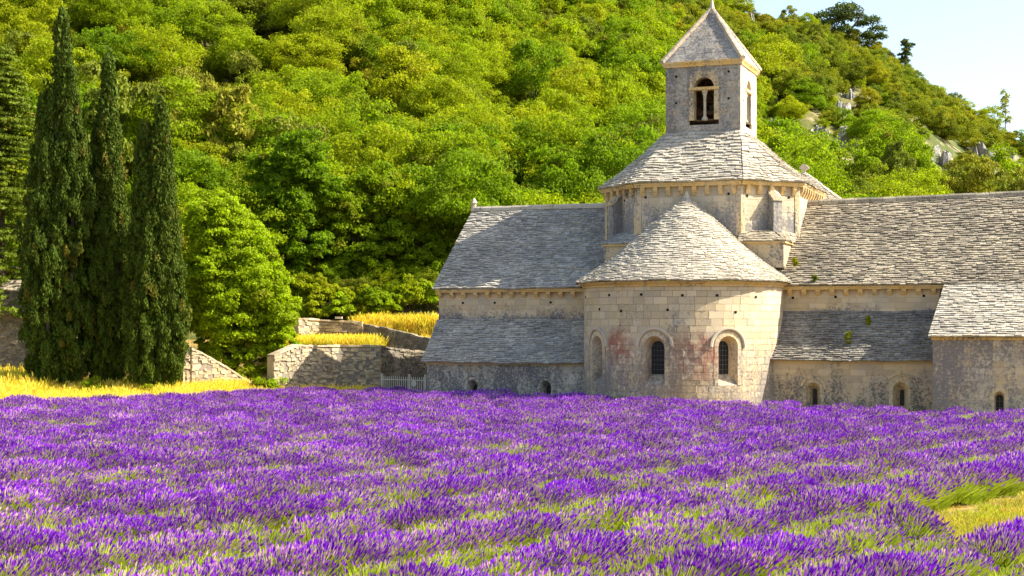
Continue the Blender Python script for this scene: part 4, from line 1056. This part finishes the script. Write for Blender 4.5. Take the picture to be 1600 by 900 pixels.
rubble_wall('rubble wall behind the cypresses whose right end slopes down into the grass', [P(110, 82.3), P(262, 82.3), P(285, 79.6), P(315, 80.3), P(350, 81.2), P(394, 82.4)], .1, [Zt(562, 82.3), Zt(543, 82.3), Zt(541, 79.6), Zt(551, 80.3), Zt(572, 81.2), Zt(600, 82.4)], .5, M['rubble'], single=250)
rubble_wall('tall grey rubble wall at the left edge behind the grass', [P(-60, 86.5), P(0, 86.5), P(60, 86.5)], .1, [Zt(452, 86.5), Zt(455, 86.5), Zt(458, 86.5)], .6, M['rubbledark'], single=150)
# sloping stone cap on the left edge wall
m = MB(); (xa, ya), (xb, yb) = P(-60, 86.5), P(60, 86.5)
n = 14
for i in range(n):
    for j in range(3):
        a, e = xa + (xb - xa) * i / n, xa + (xb - xa) * (i + 1) / n - .01; y0, y1 = ya - .08 + j * .3, ya + .26 + j * .3; z0 = Zt(455, 86.5) + j * .2 + jit(.015)
        m.add([(a, y0, z0), (e, y0, z0), (e, y1, z0 + .22), (a, y1, z0 + .22), (a, y0, z0 + .07), (e, y0, z0 + .07), (e, y1, z0 + .25), (a, y1, z0 + .25)], [(4, 5, 6, 7), (0, 1, 5, 4), (1, 2, 6, 5), (3, 0, 4, 7)], random.random())
o = m.obj('wall_cap', M['roofR'], None, label='sloping stone-slab cap on top of the wall at the left edge', category='wall cap')
# pale cut stone on the upper wall
m = MB(); x, y = P(529, 91.7); m.box(x - .2, x + .2, y - .1, y + .35, Zt(500, 91.7) + .07, Zt(500, 91.7) + .2); m.obj('cut_stone', M['towerlit'], None, label='single pale cut stone lying on the upper terrace wall', category='stone')

# --- white metal gate
GY = 84.2; gx0, gx1 = P(597, GY)[0], P(665, GY - 2.0)[0]
o = thing('metal_gate', 'white painted railing gate with a round plate between terrace wall and church', 'gate', (gx0, GY, 0), math.atan2(-2.0, gx1 - gx0)); Lg = math.hypot(gx1 - gx0, 2.0); zt = 1.20
for zz_ in (.15, zt - .22):
    m = MB(); m.box(0, Lg, -.02, .02, zz_, zz_ + .05); m.obj('rail', M['white'], o)
m = MB(); m.box(-.02, .02, -.008, .008, 0, zt - .02); bar = m.mesh('gate_bar', M['white'])
for k in range(1, 22): ob = link('bar', bar, o); ob.location = (Lg * k / 22, 0, 0)
for s in (0, Lg * .64, Lg):
    m = MB(); m.box(s - .05, s + .05, -.05, .05, -.1, zt + .12); m.obj('post', M['white'], o)
m = MB(); m.tube([(Lg * .75, -.05, zt - .38), (Lg * .75, -.03, zt - .38)], .17, 16); m.obj('plate', M['white'], o)

# weeds growing on the roofs
def weed(u, v, z_, h, label, seed, n=14):
    rg = np.random.default_rng(seed); c = np.stack([rg.uniform(-.12, .12, n), rg.uniform(-.05, .05, n), rg.uniform(0, h, n)], 1)
    vv, t, t2 = leaf_cloud(c, np.full(n, .06), 14, .09, rg, updir=(0, 0, 1), upw=.6, elong=1.6)
    o = link('roof_weed', crown_mesh('roof_weed', vv, t, t2, M['oakleaf']), None, label=label, category='weed', group='green weeds growing on the roofs'); o.location = W(u, v, z_)
weed(7.95, -.85, 3.12, .5, 'tallest green weed on the right lean-to roof', 1)
weed(8.8, -.2, 3.95, .4, 'small weed higher up the right lean-to roof', 2, 12)
weed(6.3, .15, 6.0, .25, 'tiny weed at the eave of the long right roof', 3, 12)
weed(5.2, .9, 6.75, .35, 'small weed beside the drum base on the right roof', 4, 12)

# ------------------------------------------------------------------ lavender
EX = np.array([-60, -40, -22.8, -17, -12, -6.8, -4.5, 3.3, 7.6, 10.8, 16.5, 19.4, 30, 60])
EY = np.array([55, 62, 68.3, 72.7, 79, 81.0, 79.6, 72.8, 67.3, 64.6, 59.8, 57.8, 53, 42])
q = NT('lavender_flowers')
c = q.ramp(q.attr('tint'), [(0, (.15, .010, .42)), (.35, (.36, .036, .66)), (.62, (.55, .12, .76)), (.72, (.50, .20, .62)), (.86, (.72, .44, .62)), (1, (.74, .60, .46))])
c = q.mix(1, c, q.ramp(q.rnd(), [(0, .75), (1, 1.2)]), 'MULTIPLY')
q.col(c); q.b.inputs['Roughness'].default_value = .9; q.b.inputs['Specular IOR Level'].default_value = .1
tr = q.n('ShaderNodeBsdfTranslucent'); q.l(c, tr.inputs[0]); mx = q.n('ShaderNodeMixShader'); mx.inputs[0].default_value = .3
q.l(q.b.outputs[0], mx.inputs[1]); q.l(tr.outputs[0], mx.inputs[2]); q.l(mx.outputs[0], q.t.nodes['Material Output'].inputs[0]); M['flower'] = q.m
q = NT('lavender_stems')
c = q.ramp(q.attr('tint'), [(0, (.17, .25, .010)), (.5, (.32, .42, .02)), (1, (.56, .56, .07))]); q.col(q.mix(1, c, q.ramp(q.rnd(), [(0, .8), (1, 1.2)]), 'MULTIPLY'))
q.b.inputs['Specular IOR Level'].default_value = .1
tr = q.n('ShaderNodeBsdfTranslucent'); q.l(c, tr.inputs[0]); mx = q.n('ShaderNodeMixShader'); mx.inputs[0].default_value = .35
q.l(q.b.outputs[0], mx.inputs[1]); q.l(tr.outputs[0], mx.inputs[2]); q.l(mx.outputs[0], q.t.nodes['Material Output'].inputs[0]); M['stem'] = q.m
def lavender_proto(i, nst, flower_frac, hscale=1.0, pale=.28):
    rg = np.random.default_rng(300 + i); b_v, tint, mi = [], [], []
    a = rg.uniform(0, 6.28, nst); r = np.sqrt(rg.uniform(0, 1, nst))
    base = np.stack([np.cos(a) * r * .22, np.sin(a) * r * .22, np.zeros(nst) + .08], 1)
    hz = (.64 - .26 * r ** 2.5) * rg.uniform(.78, 1.12, nst) * hscale
    tip = np.stack([np.cos(a) * r * .60 + .10 + rg.normal(0, .04, nst), np.sin(a) * r * .60 + rg.normal(0, .04, nst), hz], 1)
    d = unit(tip - base); side = unit(np.cross(d, rg.normal(size=d.shape)))
    # stems
    w_ = .007; v = np.stack([base - side * w_, base + side * w_, tip + side * w_ * .6, tip - side * w_ * .6], 1).reshape(-1, 3)
    V = [v]; T = [rg.uniform(.3, 1, nst)]; MI = [np.zeros(nst)]
    # leafy bottom blades
    nb = int(nst * 1.3); a2 = rg.uniform(0, 6.28, nb); r2 = np.sqrt(rg.uniform(0, 1, nb)); p = np.stack([np.cos(a2) * r2 * .48, np.sin(a2) * r2 * .48, (.40 - .22 * r2 ** 2) * rg.uniform(.2, 1.15, nb) * hscale], 1)
    dd = unit(np.stack([np.cos(a2) * r2 * .8 + .2, np.sin(a2) * r2 * .8, np.ones(nb)], 1) + rg.normal(0, .25, (nb, 3))); s2 = unit(np.cross(dd, rg.normal(size=dd.shape)))
    L = rg.uniform(.10, .22, nb)[:, None]; V.append(np.stack([p - s2 * .009, p + s2 * .009, p + dd * L + s2 * .004, p + dd * L - s2 * .004], 1).reshape(-1, 3)); T.append(rg.uniform(0, .8, nb)); MI.append(np.zeros(nb))
    # flower heads: two crossed tapered quads + a third
    keepf = rg.uniform(0, 1, nst) < flower_frac * (1 - .9 * ss(r, .66, .92)); nf = int(keepf.sum()); tp, dr = tip[keepf], unit(d[keepf] + np.array([.25, 0, .35])); h = rg.uniform(.05, .115, nf)[:, None]; wv = rg.uniform(.009, .016, nf)[:, None]
    sx = unit(np.cross(dr, rg.normal(size=dr.shape))); sy = np.cross(dr, sx); tt = rg.uniform(0, .62, nf); pl = rg.uniform(0, 1, nf) < pale; tt = np.where(pl, rg.uniform(.7, 1, nf), tt)
    for k in range(3):
        g = k * math.pi / 3; s_ = sx * math.cos(g) + sy * math.sin(g)
        V.append(np.stack([tp - dr * h * .12, tp + s_ * wv + dr * h * .38, tp + dr * h, tp - s_ * wv + dr * h * .38], 1).reshape(-1, 3)); T.append(np.clip(tt + rg.uniform(-.05, .05, nf), 0, 1)); MI.append(np.ones(nf))
    V = np.concatenate(V); T = np.concatenate(T); MI = np.concatenate(MI)
    return np_mesh('lavender_plant', V, len(V) // 4, 4, [M['stem'], M['flower']], T, None, MI)
PR_ = [proto('lavender_plant', lavender_proto(i, 600, ff, hs, pl)) for i, (ff, hs, pl) in enumerate(((.95, 1, .24), (.92, 1.05, .32), (.80, .97, .44), (.98, 1.0, .18), (.40, .95, .4), (.15, .92, .45)))]
rg = np.random.default_rng(77); pts, picks = [], []
dirx, diry = .64, .768
for k in range(-26, 60):
    qv = 11.75 + 2.4 * k + (-.15 if k > 0 else .15 if k < 0 else 0)
    for s_ in np.arange(-40, 110, .34):
        x = dirx * s_ - diry * qv + rg.uniform(-.12, .12); y = diry * s_ + dirx * qv + rg.uniform(-.12, .12)
        x += .9 * math.sin(y * .06 + .6) - .75
        if y < 19 or y > np.interp(x, EX, EY) or abs(x) > .36 * y + 8: continue
        if k == 0 and x > 6.9 + rg.uniform(-.5, .5): continue
        g = math.sin(x * .9 + y * .35) * math.cos(y * .6 - x * .2) + rg.normal(0, .55)
        near = 1 - min(1, max(0, (y - 24) / 32))
        th = .72 - .72 * near
        pk = rg.integers(0, 4) if g < th else (4 if g < th + .6 else 5)
        pts.append((x, y, 0.0)); picks.append(pk)
nfull = len(pts)
for k in range(-26, 30):          # leafy unflowered growth in the furrows between the rows
    qv = 11.75 + 2.4 * (k + .5)
    for s_ in np.arange(-10, 75, .5):
        x = dirx * s_ - diry * qv + rg.uniform(-.15, .15); y = diry * s_ + dirx * qv + rg.uniform(-.15, .15); x += .9 * math.sin(y * .06 + .6) - .75
        if y < 19 or y > min(62, np.interp(x, EX, EY)) or abs(x) > .36 * y + 8 or (k in (-1, 0) and x > 6.9) or rg.uniform() < .2: continue
        pts.append((x, y, 0.0)); picks.append(4 if rg.uniform() < .25 else 5)
pts = np.array(pts); pts[:, 2] = terrain(pts[:, 0], pts[:, 1]); n = len(pts)
print('lavender plants', n)
scatter('lavender_field', PR_, pts, np.stack([rg.normal(0, .07, n), rg.normal(.05, .08, n), rg.normal(0, .45, n)], 1), rg.uniform(.88, 1.14, n) * np.where(np.arange(n) < nfull, 1.0, .90), picks, label='purple lavender in bloom filling the foreground in long rows', category='lavender')

# ------------------------------------------------------------------ grass
def grass_proto(name, i, nb, h, spread, mat, lean=.15, wd=.008, seedheads=0):
    rg = np.random.default_rng(500 + i); a = rg.uniform(0, 6.28, nb); r = np.sqrt(rg.uniform(0, 1, nb)) * spread
    p = np.stack([np.cos(a) * r, np.sin(a) * r, np.zeros(nb)], 1); L = h * rg.uniform(.5, 1.15, nb)[:, None]
    d = unit(np.stack([rg.normal(lean, .28, nb), rg.normal(0, .28, nb), np.ones(nb)], 1)); s_ = unit(np.cross(d, rg.normal(size=d.shape)))
    m_ = p + d * L * .55; e = m_ + unit(d + np.array([.35, 0, -.1])) * L * .5
    V = [np.stack([p - s_ * wd, p + s_ * wd, m_ + s_ * wd * .8, m_ - s_ * wd * .8], 1).reshape(-1, 3), np.stack([m_ - s_ * wd * .8, m_ + s_ * wd * .8, e + s_ * wd * .2, e - s_ * wd * .2], 1).reshape(-1, 3)]
    t = rg.uniform(0, 1, nb); T = [t, t]
    if seedheads:
        k = seedheads; V.append(np.stack([e[:k] - d[:k] * .08, e[:k] + s_[:k] * .018, e[:k] + d[:k] * .08, e[:k] - s_[:k] * .018], 1).reshape(-1, 3)); T.append(np.full(k, .9))
    V = np.concatenate(V); T = np.concatenate(T)
    return np_mesh(name, V, len(V) // 4, 4, [mat], T, rg.uniform(0, .8, len(T)))
GP = [proto('dry_grass_tuft', grass_proto('dry_grass_tuft', i, 90, .55, .38, M['dry'], seedheads=20, wd=.009)) for i in range(3)]
pp = []
while len(pp) < 6000:
    x = rg.uniform(-39, -7.5); y = rg.uniform(60, 86.0)
    e = np.interp(x, EX, EY)
    if y < e - .1: continue
    if y > (84.2 if x > -24 else 86): continue
    if x < -.37 * y - 7: continue
    if x > -14 and y > 85.5: continue
    pp.append((x, y))
for _ in range(1500): pp.append((rg.uniform(-13.5, -7.8), rg.uniform(87.3, 91.4)))         # terrace between the walls
for _ in range(1000): pp.append((rg.uniform(-9.5, 0), rg.uniform(91.8, 93.6)))             # bank above the dark wall
for _ in range(900): x = rg.uniform(-8, 22); pp.append((x, np.interp(x, EX, EY) + rg.uniform(.2, 2.2)))
pp = np.array(pp); u2 = (pp[:, 0] - OX) * math.cos(TH) - (pp[:, 1] - OY) * math.sin(TH); v2 = (pp[:, 0] - OX) * math.sin(TH) + (pp[:, 1] - OY) * math.cos(TH)
inside = (u2 > -13.3) & (v2 > -1.6) & (v2 < 12) | (np.hypot(u2, v2) < 5.4) | (u2 > 11.5) & (v2 > -3.8) & (v2 < 12)
pp = pp[~inside]; n = len(pp); zz = terrain(pp[:, 0], pp[:, 1]); sc_ = rg.uniform(.6, 1.25, n); sc_ = np.where(pp[:, 0] < -24, sc_ * 1.5, sc_); sc_ = np.where(pp[:, 1] > 86.6, sc_ * 1.15, sc_); sc_ = np.where(pp[:, 0] > -7.5, np.where(pp[:, 1] < 86, sc_ * .55, sc_), sc_)
scatter('dry_grass', GP, np.stack([pp[:, 0], pp[:, 1], zz], 1), np.stack([np.zeros(n), np.zeros(n), rg.uniform(0, 6.28, n)], 1), sc_, rg.integers(0, 3, n), label='tall golden dry grass along the foot of the walls and trees', category='grass')
SP = [proto('path_grass_tuft', grass_proto('path_grass_tuft', 10 + i, 60, .12, .30, M['straw'], wd=.008)) for i in range(3)]
pp = []
while len(pp) < 1000:
    s_ = rg.uniform(10, 60); qv = 11.75 + rg.normal(0, .7); x = dirx * s_ - diry * qv; y = diry * s_ + dirx * qv; x += .9 * math.sin(y * .06 + .6) - .75
    if x < 6.4 or abs(x) > .36 * y + 3: continue
    if math.sin(x * 2.1 + y) * math.cos(y * 1.7) > .55 and rg.uniform() < .7: continue
    pp.append((x, y))
pp = np.array(pp); n = len(pp)
scatter('path_grass', SP, np.stack([pp[:, 0], pp[:, 1], np.zeros(n)], 1), np.stack([np.zeros(n), np.zeros(n), rg.uniform(0, 6.28, n)], 1), rg.uniform(.5, 1.4, n), rg.integers(0, 3, n), label='short straw-coloured grass on the bare strip at lower right', category='grass')
